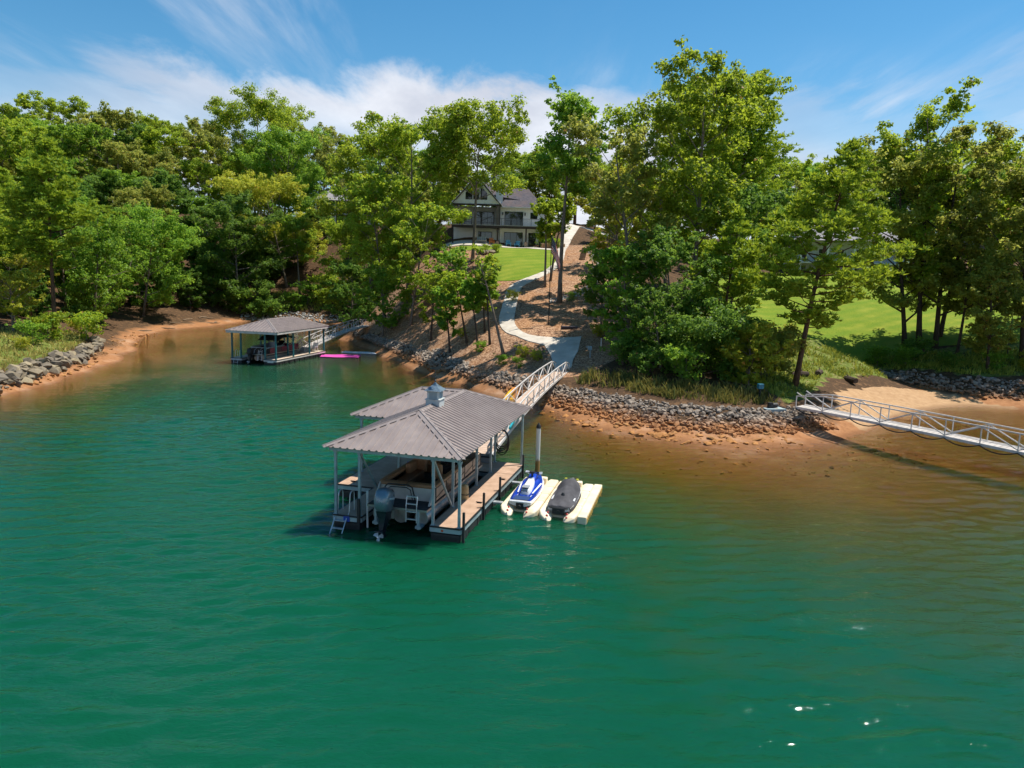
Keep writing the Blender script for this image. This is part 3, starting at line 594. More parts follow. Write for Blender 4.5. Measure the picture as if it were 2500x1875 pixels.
def outboard(R,x,y,zt_,s=1.,cowl=ENG,leg=ENGD,word='YAMAHA'):
    """cowl, midsection, gearcase, propeller; stands behind the transom at y"""
    E_=bpy.data.objects.new('outboard_motor',None);COL.objects.link(E_);E_.parent=R;E_.location=(x,y,zt_);E_.scale=(s,s,s);E_.rotation_euler=(rad(-14),0,0)
    m=MB();rg=[]
    for z,wx,y0,y1 in ((-.12,.20,-.52,.05),(0,.27,-.66,.10),(.22,.30,-.72,.13),(.45,.30,-.72,.12),(.60,.275,-.67,.08),(.70,.22,-.58,.0),(.745,.13,-.42,-.12)):
        r=[]
        for i in range(20):
            a=2*math.pi*i/20;c,s_=math.cos(a),math.sin(a); e=.55
            r.append((wx*math.copysign(abs(c)**e,c),(y0+y1)/2+(y1-y0)/2*math.copysign(abs(s_)**e,s_),z))
        rg.append(r)
    m.loft(rg);c=m.build('cowl',cowl,E_,smooth=True)
    m=MB()
    for sx in (-1,1): m.loft([[(sx*.10,-.60,.675),(sx*.16,-.60,.655),(sx*.15,-.6,.64),(sx*.09,-.6,.655)],[(sx*.07,-.1,.775),(sx*.13,-.1,.75),(sx*.12,-.1,.72),(sx*.06,-.1,.74)]])
    m.build('cowl_crease',cowl,c)
    m=MB();m.loft([[(-.21,-.5,-.12),(.21,-.5,-.12),(.21,.04,-.12),(-.21,.04,-.12)],[(-.13,-.36,-.42),(.13,-.36,-.42),(.13,.02,-.42),(-.13,.02,-.42)],[(-.075,-.34,-.8),(.075,-.34,-.8),(.075,-.02,-.8),(-.075,-.02,-.8)],[(-.05,-.32,-1.02),(.05,-.32,-1.02),(.05,-.04,-1.02),(-.05,-.04,-1.02)]])
    m.build('midsection',leg,E_,smooth=True,angle=rad(55))
    m=MB();m.prism([(-.15,-.62),(.15,-.62),(.11,-.02),(-.11,-.02)],-.86,-.845);m.build('cavitation_plate',leg,E_)
    m=MB();m.tube([(0,.22,-1.04),(0,.1,-1.04),(0,-.2,-1.04),(0,-.4,-1.04)],[.01,.07,.085,.055],12);m.add([(0,-.3,-1.1),(0,0,-1.1),(0,-.16,-1.36),(0,-.34,-1.34),(.012,-.3,-1.1),(.012,0,-1.1),(.012,-.16,-1.36),(.012,-.34,-1.34)],[(0,1,2,3),(7,6,5,4),(0,4,5,1),(1,5,6,2),(2,6,7,3),(3,7,4,0)]);m.build('gearcase',leg,E_,smooth=True)
    m=MB()
    for k in range(3):
        a=2*math.pi*k/3+.5;u=Vector((math.cos(a),0,math.sin(a)));q=Vector((-math.sin(a),0,math.cos(a)));o=Vector((0,-.47,-1.04))
        m.slab([o+u*.04-q*.03,o+u*.13-q*.10+Vector((0,.05,0)),o+u*.2-q*.02,o+u*.19+q*.07-Vector((0,.05,0)),o+u*.04+q*.04],.012)
    m.tube([(0,-.4,-1.04),(0,-.56,-1.04)],[.05,.035],10);m.build('propeller',CHROME,E_)
    m=MB();m.box(-.16,.16,.0,.14,-.45,-.05);m.build('bracket',BLACKP,E_,bevel=.02)
    if word:
        text(word,'lettering',LETTER,E_,(.302,-.30,.36),(rad(90),0,rad(90)),.115);text(word,'lettering',LETTER,E_,(-.302,-.30,.36),(rad(90),0,rad(-90)),.115)
        text('V MAX','lettering',LETTER,E_,(0,-.722,.28),(rad(90),0,0),.07)
    return E_
def pontoon(R,L=7.3,B=1.26,side=SIDE,seat=TAN,stern_wall=True,zd=.80):
    for x in (-B+.36,0,B-.36): tubehull(R,x,.35,L+.35 if x else L,.30,.33)
    m=MB();m.box(-B,B,.0,L,zd-.1,zd-.02);m.build('deck',HULLG,R)
    m=MB();m.box(-B+.02,B-.02,.02,L-.02,zd-.016,zd);m.build('floor_mat',MATF,R)
    for s in (-1,1):
        # side fence: panels between black rails
        n=5;y0,y1=1.05,L-.25;st=(y1-y0)/n
        for i in range(n):
            a,b=y0+i*st+.03,y0+(i+1)*st-.03;m=MB();x=s*(B-.03)
            m.box(min(x,x-s*.02),max(x,x-s*.02),a,b,zd+.06,zd+.56);p=m.build('side_panel',side if i not in (1,) else DARKP,R)
            m=MB();xx=s*(B-.025);m.add([(xx,a,zd+.16),(xx,b,zd+.30),(xx,b,zd+.36),(xx,a,zd+.20),(xx+s*.006,a,zd+.16),(xx+s*.006,b,zd+.30),(xx+s*.006,b,zd+.36),(xx+s*.006,a,zd+.20)],[(0,1,2,3),(7,6,5,4),(0,4,5,1),(1,5,6,2),(2,6,7,3),(3,7,4,0)]);m.build('stripe',DARKP,p)
        for z in (zd+.03,zd+.58):
            m=MB();m.tube([(s*(B-.03),1.0,z),(s*(B-.03),y1,z),(s*(B-.28),L-.04,z)],.022,8);m.build('rail',DARKP,R,smooth=True)
        for i in range(n+1):
            m=MB();m.box(s*(B-.03)-.018,s*(B-.03)+.018,y0+i*st-.018,y0+i*st+.018,zd,zd+.6);m.build('rail_post',DARKP,R)
        cushion(min(s*(B-.02),s*(B-.28)),max(s*(B-.02),s*(B-.28)),1.05,4.0,zd+.52,zd+.70,'bolster',seat,R,.06)
    m=MB();m.box(-B+.3,B-.3,L-.06,L-.03,zd+.04,zd+.56);m.build('bow_panel',side,R)
    # L-shaped lounge, captain chair, helm
    cushion(-B+.28,-B+.85,1.35,4.0,zd+.02,zd+.42,'lounge_seat',TAN2,R); cushion(-B+.28,B-.75,1.10,1.62,zd+.02,zd+.42,'lounge_seat',TAN2,R)
    cushion(-B+.26,-B+.5,3.2,4.0,zd+.4,zd+.85,'headrest',seat,R);cushion(-B+.3,-B+.9,3.95,4.2,zd+.3,zd+.98,'backrest',seat,R)
    cushion(B-.85,B-.35,5.1,6.6,zd+.02,zd+.42,'bow_seat',seat,R);cushion(-B+.32,-B+.85,4.9,6.6,zd+.02,zd+.42,'bow_seat',seat,R);cushion(-B+.3,-B+.5,4.9,6.6,zd+.4,zd+.72,'bow_backrest',seat,R)
    h=MB();h.box(B-1.0,B-.18,3.65,4.2,zd,zd+.78);hm=h.build('helm_console',DARKP,R,bevel=.04)
    m=MB();m.slab([(B-1.0,4.15,zd+.78),(B-.18,4.15,zd+.78),(B-.25,4.45,zd+1.15),(B-.93,4.45,zd+1.15)],.012);m.build('windscreen',GLASSD,hm)
    m=MB();c=Vector((B-.6,3.55,zd+.82));m.tube([(c.x+.17*math.cos(a),c.y-.05*math.sin(a),c.z+.16*math.sin(a)) for a in (2*math.pi*i/18 for i in range(18))],.016,6,closed=True);m.tube([c,(c.x,c.y+.12,c.z-.05)],.02,6);m.build('steering_wheel',BLACKP,hm)
    cushion(B-.88,B-.35,2.75,3.25,zd+.42,zd+.56,'captain_seat',seat,R);cushion(B-.86,B-.37,2.62,2.78,zd+.5,zd+1.12,'captain_backrest',seat,R,.07)
    m=MB();m.tube([(B-.62,3.0,zd),(B-.62,3.0,zd+.42)],.05,8);m.build('seat_pedestal',CHROME,R)
boat=local_thing('pontoon_boat',-2.68,.15,0.30,'tan and taupe pontoon boat with a large grey outboard, moored under the taupe roof','pontoon boat')
pontoon(boat)
def stern(R,B=1.26,zd=.80):
    m=MB();m.box(-B+.06,B-.06,1.0,1.07,zd,zd+.55);m.build('stern_wall',TRANS,R,bevel=.02)
    cushion(-B+.1,-.05,.98,1.32,zd+.52,zd+.68,'stern_bolster',TAN,R,.06);cushion(-.02,B-.1,.98,1.32,zd+.52,zd+.68,'stern_bolster',TAN,R,.06)
    for s in (-1,1):
        m=MB();x=s*(B-.1);m.add([(x-.04,.45,zd),(x+.04,.45,zd),(x+.05,1.05,zd),(x-.05,1.05,zd),(x-.03,.95,zd+.6),(x+.04,.95,zd+.6),(x+.05,1.08,zd+.66),(x-.05,1.08,zd+.66)],[(3,2,1,0),(4,5,6,7),(0,1,5,4),(1,2,6,5),(2,3,7,6),(3,0,4,7)]);m.build('stern_corner',TRANS,R,bevel=.015)
    m=MB();m.tube([(-.95,.9,zd+.06),(-.82,.72,zd+.55),(-.66,.66,zd+.70),(.2,.66,zd+.72),(.36,.7,zd+.62),(.42,.86,zd+.06)],.028,8);m.tube([(-.80,.88,zd+.06),(-.70,.74,zd+.48),(-.56,.69,zd+.58),(.12,.69,zd+.60),(.26,.74,zd+.5),(.30,.86,zd+.06)],.02,8)
    m.build('tow_bar',BLACKP,R,smooth=True)
    m=MB()
    for s in (-1,1): m.tube([(.62+s*.22,-.02,zd-.55),(.62+s*.22,-.02,zd+.1),(.62+s*.22,.08,zd+.5)],.022,8)
    for z in (-.42,-.12,.18,.46): m.box(.4,.84,-.05+max(0,z)*.2,.04+max(0,z)*.2,zd+z-.015,zd+z+.015)
    m.build('boarding_ladder',CHROME,R,smooth=False)
    m=MB();m.lathe([(.0,.55),(.11,.55),(.12,.6),(.1,.61)],n=14);m.build('speaker',BLACKP,R,loc=(.2,.985,zd-.3),rot=(rad(90),0,0))
    m=MB();m.box(-.62,-.08,-.1,.35,zd-.45,zd-.1);m.build('motor_mount',HULLG,R)
    for s in (-1,1):
        m=MB();m.box(s*.9-.12,s*.9+.12,-.03,.4,.02,.12);m.box(s*.9-.05,s*.9+.05,-.0,.06,-.02,.75);m.build('lift_bunk',STEEL,R)
    outboard(R,-.36,-.12,zd-.02,1.05)
stern(boat)
towel=local_thing('blue_towel',-3.75,4.05,1.66,'crumpled royal blue towel hung over the pontoon boat lounge','towel')
m=MB();r=random.Random(2);n=7
for i in range(n+1):
    for j in range(n+1): m.v.append((-.2+.4*i/n,.14*math.sin(3*j/n)+r.uniform(-.02,.02),.12*math.sin(2*j/n*1.6)+r.uniform(-.015,.015)-.0))
for i in range(n):
    for j in range(n): m.f.append((i*(n+1)+j,(i+1)*(n+1)+j,(i+1)*(n+1)+j+1,i*(n+1)+j+1));m.mi.append(0)
o=m.build('cloth',pm('blue_cloth','#1d3fb4','#162f8c',.9,0,8),towel,smooth=True);sd=o.modifiers.new('t','SOLIDIFY');sd.thickness=.015
# ---------------------------------------------------------------- drive-on floats and the two watercraft
FLM=pm('ivory_float','#e9ddc3','#d8c59f',.55,0,1.2,.1,25); yel0=pm('seam_stain','#a08a5e','#8a7448',.8);REDP=pm('red_knob','#b3231c',None,.4)
def drive_on(lx,ly,label,W=1.72,L=5.0):
    R=local_thing('drive_on_float',lx,ly,0,label,'float')
    g=.26
    for s in (-1,1):
        m=MB();rg=[];xo=s*W/2*.985;xi=s*g
        for y,zt_,zb,k in ((-.02,.06,-.12,.45),(.12,.2,-.2,.8),(.45,.30,-.22,1),(1.2,.31,-.22,1),(L-.05,.31,-.22,1),(L,.28,-.2,.97)):
            xo2=xi+(xo-xi)*k if k<1 else xo
            rg.append([(xi,y,zb),(xo2,y,zb),(xo2,y,zt_-.05),(xo2-s*.05,y,zt_),(xi+s*.2,y,zt_),(xi,y,zt_-.14)])
        m.loft(rg);m.build('float_body',FLM,R,smooth=True,bevel=.02)
        for y in (.16,.3):
            m=MB();m.lathe([(.045,0),(.045,.04),(.02,.05)],n=10);m.build('drain_plug',REDP,R,loc=(s*(g+.15),y-.12,.2+.1*(y>.2)),rot=(rad(40),0,0))
        for y in (1.4,2.9):
            m=MB();m.tube([(s*.2,y,.16),(s*.33,y,.28)],.055,8);m.build('roller',BLACKP,R)
    for y in (1.5,2.6,3.75):
        for s in (-1,1): m=MB();m.box(min(s*.46,s*W/2*.975),max(s*.46,s*W/2*.975),y-.012,y+.012,.29,.313);m.build('seam',yel0,R)
    m=MB();m.box(-g,g,.55,L,-.2,.1);m.build('float_channel',FLM,R)
    m=MB();m.box(-.3,.3,L-.35,L-.02,.1,.42);m.build('bow_stop',FLM,R,bevel=.05)
    return R
fl1=drive_on(1.27,3.75,'ivory drive-on float under the blue and white personal watercraft')
fl2=drive_on(3.02,3.62,'ivory drive-on float under the covered personal watercraft')
fl3=local_thing('side_float',4.05,3.7,0,'narrow ivory float strip along the open edge beside the covered personal watercraft','float')
m=MB();m.box(-.17,.21,0,5.0,-.2,.305);m.build('body',FLM,fl3,bevel=.04)
yel=pm('algae_edge','#caa24e','#b0893d',.7)
for k in range(13):
    m=MB();m.box(.212,.235,.12+k*.375,.30+k*.375,-.15,.2);m.build('edge_rib',yel,fl3)
for lx,ly in ((.16,7.6),(.16,4.4)):
    m=MB();m.box(-.12,.3,-.12,.12,.25,.34);h=m.build('hinge_plate',ALU,fl1,bevel=.01);h.location=(lx-1.27,ly-3.75,0)
BLUE=pm('metallic_blue_paint','#1747c4','#1139a8',.22,.35,1.5,coat=.8); WHT=pm('white_gelcoat','#e9eaec','#d9dcdf',.25,0,2,coat=.5); SEATW=pm('white_seat_vinyl','#dcdee0','#c5c8cb',.55); GREYV=pm('grey_seat_vinyl','#8e9499',None,.6)
def section(y,hw,zb,zs,zt_,tw,n=None):
    """hull ring: keel, chine, sheer, deck"""
    return [(0,y,zb),(hw*.62,y,zb+.10),(hw*.96,y,zb+.2),(hw,y,zs),(hw*.93,y,zs+.05),(tw,y,zt_),(0,y,zt_+.02),(-tw,y,zt_),(-hw*.93,y,zs+.05),(-hw,y,zs),(-hw*.96,y,zb+.2),(-hw*.62,y,zb+.10)]
def jet_ski(R):
    hull=[(0,.50,.10,.36),(.4,.56,.07,.36),(1.4,.60,.05,.38),(2.2,.58,.06,.43),(2.8,.46,.12,.5),(3.2,.30,.24,.58),(3.5,.06,.44,.66)]
    m=MB();rg=[]
    for y,hw,zb,zs in hull: rg.append([(0,y,zb),(hw*.62,y,zb+.08),(hw*.95,y,zs-.12),(hw,y,zs),(hw*.9,y,zs+.04),(0,y,zs+.05),(-hw*.9,y,zs+.04),(-hw,y,zs),(-hw*.95,y,zs-.12),(-hw*.62,y,zb+.08)])
    m.loft(rg);m.build('hull',WHT,R,smooth=True)
    m=MB();rg=[]   # painted deck with gunwales
    for y,hw,zs,c,cw in ((.06,.46,.40,.40,.2),(.35,.50,.42,.40,.24),(.9,.54,.44,.46,.25),(1.5,.55,.47,.55,.26),(2.1,.53,.52,.66,.3),(2.6,.44,.6,.74,.28),(3.0,.31,.66,.76,.2),(3.3,.17,.69,.73,.1),(3.46,.04,.69,.70,.03)):
        rg.append([(-hw,y,zs-.05),(-hw*.97,y,zs+.03),(-hw*.80,y,zs+.06),(-cw-.06,y,zs-.03 if y<2.2 else zs+.06),(-cw,y,(c+zs)/2 if y<2.2 else c-.02),(-cw*.6,y,c),(cw*.6,y,c),(cw,y,(c+zs)/2 if y<2.2 else c-.02),(cw+.06,y,zs-.03 if y<2.2 else zs+.06),(hw*.80,y,zs+.06),(hw*.97,y,zs+.03),(hw,y,zs-.05)])
    m.loft(rg);m.build('deck_moulding',BLUE,R,smooth=True)
    m=MB();rg=[]
    for y,w,z0,z1 in ((.75,.15,.44,.50),(.85,.19,.46,.66),(1.25,.21,.48,.74),(1.30,.20,.48,.70),(1.7,.2,.5,.72),(2.0,.17,.56,.80),(2.2,.13,.62,.84)):
        rg.append([(-w*1.15,y,z0),(-w,y,z1-.05),(-w*.75,y,z1),(w*.75,y,z1),(w,y,z1-.05),(w*1.15,y,z0)])
    m.loft(rg);st=m.build('seat',SEATW,R,smooth=True)
    cushion(-.16,.16,.84,1.24,.72,.765,'seat_inlay',GREYV,R,.02)
    m=MB();m.tube([(-.15,.72,.55),(-.13,.66,.66),(.13,.66,.66),(.15,.72,.55)],.018,6);m.build('grab_handle',BLACKP,R)
    m=MB();rg=[]
    for y,w,z in ((2.15,.16,.82),(2.4,.2,.93),(2.65,.21,.93),(2.95,.17,.84),(3.2,.08,.74)):
        rg.append([(-w,y,z-.16),(-w*.85,y,z-.03),(-w*.4,y,z),(w*.4,y,z),(w*.85,y,z-.03),(w,y,z-.16)])
    m.loft(rg);m.build('hood',BLUE,R,smooth=True)
    m=MB();m.tube([(0,2.3,.9),(0,2.22,1.04)],.05,8);m.tube([(-.40,2.08,1.02),(-.2,2.2,1.07),(.2,2.2,1.07),(.40,2.08,1.02)],.022,8);m.box(-.1,.1,2.16,2.3,1.03,1.12);m.build('handlebar',BLACKP,R)
    for s in (-1,1):
        m=MB();m.loft([[(s*.24,2.62,.90),(s*.40,2.60,.93),(s*.40,2.66,1.02),(s*.24,2.68,1.0)],[(s*.24,2.72,.90),(s*.37,2.72,.93),(s*.37,2.74,1.0),(s*.24,2.76,.98)]]);m.build('mirror',WHT,R)
        m=MB();m.loft([[(s*.30,.95,.475),(s*.36,.95,.475),(s*.36,.95,.485),(s*.30,.95,.485)],[(s*.42,2.2,.60),(s*.50,2.2,.585),(s*.50,2.2,.6),(s*.42,2.2,.615)]]);m.build('side_stripe',WHT,R)
    m=MB();m.tube([(0,-.16,.16),(0,.08,.18)],.08,12);m.box(-.16,.16,-.06,.04,.06,.3);m.build('jet_nozzle',BLACKP,R)
    m=MB();m.box(-.34,.34,.06,.60,.425,.44);m.build('swim_pad',pm('navy_pad','#173a6b',None,.85,0,8),R)
    m=MB();m.box(-.48,.48,-.06,.05,.32,.39);m.build('stern_bumper',WHT,R,bevel=.02)
js=local_thing('personal_watercraft',1.27,4.25,.13,'shiny blue and white personal watercraft with a white seat on an ivory float','watercraft')
jet_ski(js)
COV=pm('charcoal_cover','#4a494d','#3a393d',.85,0,3,.25,18)
def covered(R):
    m=MB();rg=[]
    for y,hw,zb,zs in ((0,.50,.10,.36),(.4,.56,.07,.36),(1.4,.60,.05,.38),(2.2,.58,.06,.43),(2.8,.46,.12,.5),(3.2,.30,.24,.58),(3.48,.06,.44,.66)):
        rg.append([(0,y,zb),(hw*.62,y,zb+.08),(hw*.95,y,zs-.12),(hw,y,zs),(0,y,zs+.05),(-hw,y,zs),(-hw*.95,y,zs-.12),(-hw*.62,y,zb+.08)])
    m.loft(rg);m.build('hull',WHT,R,smooth=True)
    m=MB();rg=[];r=random.Random(8);n=26
    for y,hw,c,kw in ((-.03,.50,.40,.3),(.06,.53,.44,.3),(.35,.58,.47,.28),(.62,.60,.52,.24),(.75,.61,.62,.22),(.95,.61,.66,.2),(1.15,.62,.60,.22),(1.4,.62,.68,.22),(1.7,.62,.72,.22),(2.0,.61,.80,.2),(2.2,.59,.98,.26),(2.4,.56,.96,.3),(2.7,.49,.86,.28),(3.0,.40,.78,.24),(3.25,.28,.74,.18),(3.42,.16,.72,.1),(3.52,.04,.66,.03)):
        ring=[];e=.33+.1*min(1,y/3.3)
        for i in range(n+1):
            u=-1+2*i/n;a=abs(u); prof=max(0,1-(a/ (kw/hw*1.4+.25))**2) if a<(kw/hw*1.4+.25) else 0
            z=e+.05+(c-e-.05)*prof**.8 + r.uniform(-.008,.008)+.012*math.sin(9*u+y*5)*(a<.9)
            ring.append((hw*u*(1.0 if a<.98 else 1.02),y,z if a<.97 else e-.1))
        rg.append(ring)
    m.loft(rg,cap=False,closed=False);o=m.build('cover',COV,R,smooth=True,angle=rad(70));sd=o.modifiers.new('t','SOLIDIFY');sd.thickness=.02;sd.offset=-1
    m=MB();m.tube([(.0,.9,.64),(.0,.9,.74)],[.09,.05],10);m.build('vent_cap',BLACKP,R)
    for s in (-1,1):
        m=MB();m.slab([(s*.45,.9,.432),(s*.53,.9,.41),(s*.53,1.45,.42),(s*.45,1.45,.44)] if s<0 else [(.45,.9,.432),(.45,1.45,.44),(.53,1.45,.42),(.53,.9,.41)],-.03);m.build('white_logo_patch',WHT,R)
        m=MB();m.box(s*.27-.05,s*.27+.05,3.0,3.12,.72,.78);m.build('yellow_tag',pm('yellow_tag','#c8c23a',None,.5),R)
    m=MB();m.box(-.26,.26,-.14,.0,.1,.36);m.tube([(0,-.2,.2),(0,0,.2)],.08,12);m.build('jet_pump',BLACKP,R)
    m=MB();m.box(-.4,.4,-.09,.02,.32,.385);m.build('stern_step',BLACKP,R,bevel=.02)
cv=local_thing('covered_watercraft',3.02,4.05,.13,'personal watercraft under a fitted charcoal cover on an ivory float','watercraft')
covered(cv)
# ---------------------------------------------------------------- truss gangways
def gangway(p0,p1,W,H,n,label,deckm,railm,camber=.0,group=None,tilt_end=True,name='gangway'):
    """p0 (dock end) to p1 (shore end); inverted-V truss sides, each post and diagonal its own piece"""
    p0=Vector(p0);p1=Vector(p1);d=p1-p0;L=math.hypot(d.x,d.y);rz=math.atan2(-d.x,d.y);R=thing(name,p0,rz,label,'gangway',group)
    zz=lambda y:d.z*y/L+camber*4*(y/L)*(1-y/L)
    P=lambda x,y,h:(x,y,zz(y)+h)
    m=MB();k=int(L/.29)
    for i in range(k):
        a,b=L*i/k,L*(i+1)/k-.02;m.add([P(-W/2,a,0),P(W/2,a,0),P(W/2,b,0),P(-W/2,b,0),P(-W/2,a,-.04),P(W/2,a,-.04),P(W/2,b,-.04),P(-W/2,b,-.04)],[(0,1,2,3),(7,6,5,4),(0,4,5,1),(1,5,6,2),(2,6,7,3),(3,7,4,0)])
    kind(m.build('walk_boards',deckm,R),'stuff')
    for s in (-1,1):
        x=s*(W/2+.04);ys=[L*i/n for i in range(n+1)]
        def run(h,w,hh,nm,y0=0,y1=None):
            pts=[y for y in ys if y>=y0 and (y1 is None or y<=y1)];m=MB()
            for a,b in zip(pts[:-1],pts[1:]): m.bar(P(x,a,h),P(x,b,h),w,hh)
            m.build(nm,railm,R)
        run(-.06,.07,.16,'bottom_chord');run(H,.07,.07,'top_rail',ys[1] if tilt_end else 0,ys[-2] if tilt_end else None)
        if tilt_end:
            for a,b in ((ys[0],ys[1]),(ys[-1],ys[-2])):
                m=MB();m.bar(P(x,a,H*.72),P(x,b,H),.07,.07);m.build('end_rail',railm,R)
        for i,y in enumerate(ys):
            m=MB();m.bar(P(x,y,-.02),P(x,y,(H*.72 if tilt_end and i in (0,n) else H)-.02),.055,.055,up=(0,1,0));m.build('truss_post',railm,R)
            if i%2==1:
                for j in (i-1,i+1):
                    if 0<=j<=n: m=MB();m.bar(P(x,y,H-.04),P(x,ys[j],.06),.05,.06);m.build('diagonal',railm,R)
    for i in range(0,n+1,2):
        m=MB();m.bar(P(-W/2,L*i/n,-.1),P(W/2,L*i/n,-.1),.06,.08);m.build('cross_member',railm,R)
    R['L']=L;return R,P,L
WALKT=pm('sand_walk_boards','#c2aa97','#ab9482',.8,0,2.5,.2,40);WALKG=pm('grey_walk_boards','#b9b2ac','#9f9892',.8,0,2.5,.2,40)
PAINTW=pm('white_truss_paint','#d6d2cd','#bdb8b2',.5,.1,4,.1,40)
g1,P1,L1=gangway((-1.75,36.35,.64),(4.41,62.9,1.90),1.14,.96,14,'long cambered tan gangway from the taupe-roofed dock up to the concrete landing',WALKT,PAINTW,.5)
g2,P2,L2=gangway((36.0,31.0,.62),(20.0,48.9,1.78),1.25,1.0,13,'long white aluminium gangway on the sandy beach with a cable slung beneath',WALKG,PAINTW,.12)
# the cable slung under it, and its little landing plant
cb=thing('slung_cable',g2.location,g2.rotation_euler.z,'thick black cable looped along the white gangway above the sandy shallows','cable')
m=MB();pts=[];nn=13
for i in range(nn*6+1):
    y=L2*i/(nn*6);f=(i%6)/6;pts.append(P2(-.72,y,-.10-.26*4*f*(1-f)))
pts+=[(-.95,L2+.5,P2(0,L2,0)[2]-.2),(-1.6,L2+1.2,P2(0,L2,0)[2]+.05)]
m.tube(pts,.035,6);m.build('cable_run',BLACKP,cb,smooth=True)
slab=thing('pump_slab',(18.4,49.6,zg(18.4,49.6)),rad(10),'small concrete pad with a dark pump beside the white gangway','pump')
m=MB();m.box(-.75,.75,-.45,.45,-.12,.12);m.build('pad',pm('pad_concrete','#9fb0b3','#8b9b9f',.8),slab,bevel=.02)
m=MB();m.tube([(-.3,0,.32),(.25,0,.32)],.17,12);m.box(-.4,-.1,-.14,.14,.12,.5);m.tube([(.25,0,.3),(.5,.1,.3),(.55,.1,.55),(.3,.1,.58)],.03,6);m.build('pump_body',BLACKP,slab)
ped=thing('power_pedestal',(18.0,51.4,zg(18.0,51.4)),rad(12),'blue capped power pedestal on a dark post near the white gangway','pedestal')
m=MB();m.box(-.07,.07,-.07,.07,-.2,.75);m.build('post',BLACKP,ped);m=MB();m.box(-.2,.2,-.16,.16,.75,1.12);m.build('box',pm('teal_box','#2d7f93','#23687a',.4),ped,bevel=.03)
# boards leaning on the near gangway
def board(p,d,up_,L,Wd,name,label,mats,bands):
    R=thing(name,(0,0,0),0,label,'paddle board');d=Vector(d).normalized();u=Vector(up_).normalized();n=d.cross(u).normalized();o=Vector(p);R.location=o
    def outline(y0,y1,k=14):
        a=[]
        for i in range(k+1):
            y=y0+(y1-y0)*i/k;t=y/L;w=Wd/2*(max(0,1-abs(2*t-1)**2.6))**.55;a.append((y,w))
        return a
    for i,(a,b,mt,nm) in enumerate(bands):
        q=outline(a*L,b*L);rg=[]
        for y,w in q:
            w=max(w,.01);rg.append([d*y+u*(w*c)+n*(h) for c,h in ((-1,0),(-.8,.05),(0,.065),(.8,.05),(1,0),(.7,-.05),(0,-.06),(-.7,-.05))])
        m=MB();m.loft(rg);m.build(nm,mt,R,smooth=True)
    return R
def gworld(x,y,h): return g1.matrix_basis@Vector(P1(x,y,h))
bpy.context.view_layer.update()
Mg=Matrix.Translation(g1.location)@Matrix.Rotation(g1.rotation_euler.z,4,'Z')
gw=lambda x,y,h:Mg@Vector(P1(x,y,h))
YEL=pm('yellow_board','#e0b52b','#d09a2a',.35);ORG=pm('orange_board','#cf8a3a','#b9762c',.4);AQUA=pm('aqua_board','#33b9c4','#2aa5b6',.3);WBO=pm('white_board','#e8ebea','#d5dad9',.35)
a,b=gw(-.78,8.6,.42),gw(-.78,12.9,.62)
board(a,b-a,(gw(-.9,9,1)-gw(-.66,9,.2)),(b-a).length,.82,'kayak','yellow and orange kayak standing on edge against the tan gangway',None,((0,.6,YEL,'bow_half'),(.6,1,ORG,'stern_half')))
bpy.data.objects['kayak']['category']='kayak'
a,b=gw(.80,4.0,.45),gw(.80,7.4,.55)
board(a,b-a,(gw(.92,9,1)-gw(.7,9,.2)),(b-a).length,.78,'paddle_board','aqua and white paddle board slung on the tan gangway rail',None,((0,.28,AQUA,'tail_band'),(.28,.5,WBO,'middle_band'),(.5,.74,AQUA,'aqua_band'),(.74,1,WBO,'nose')))
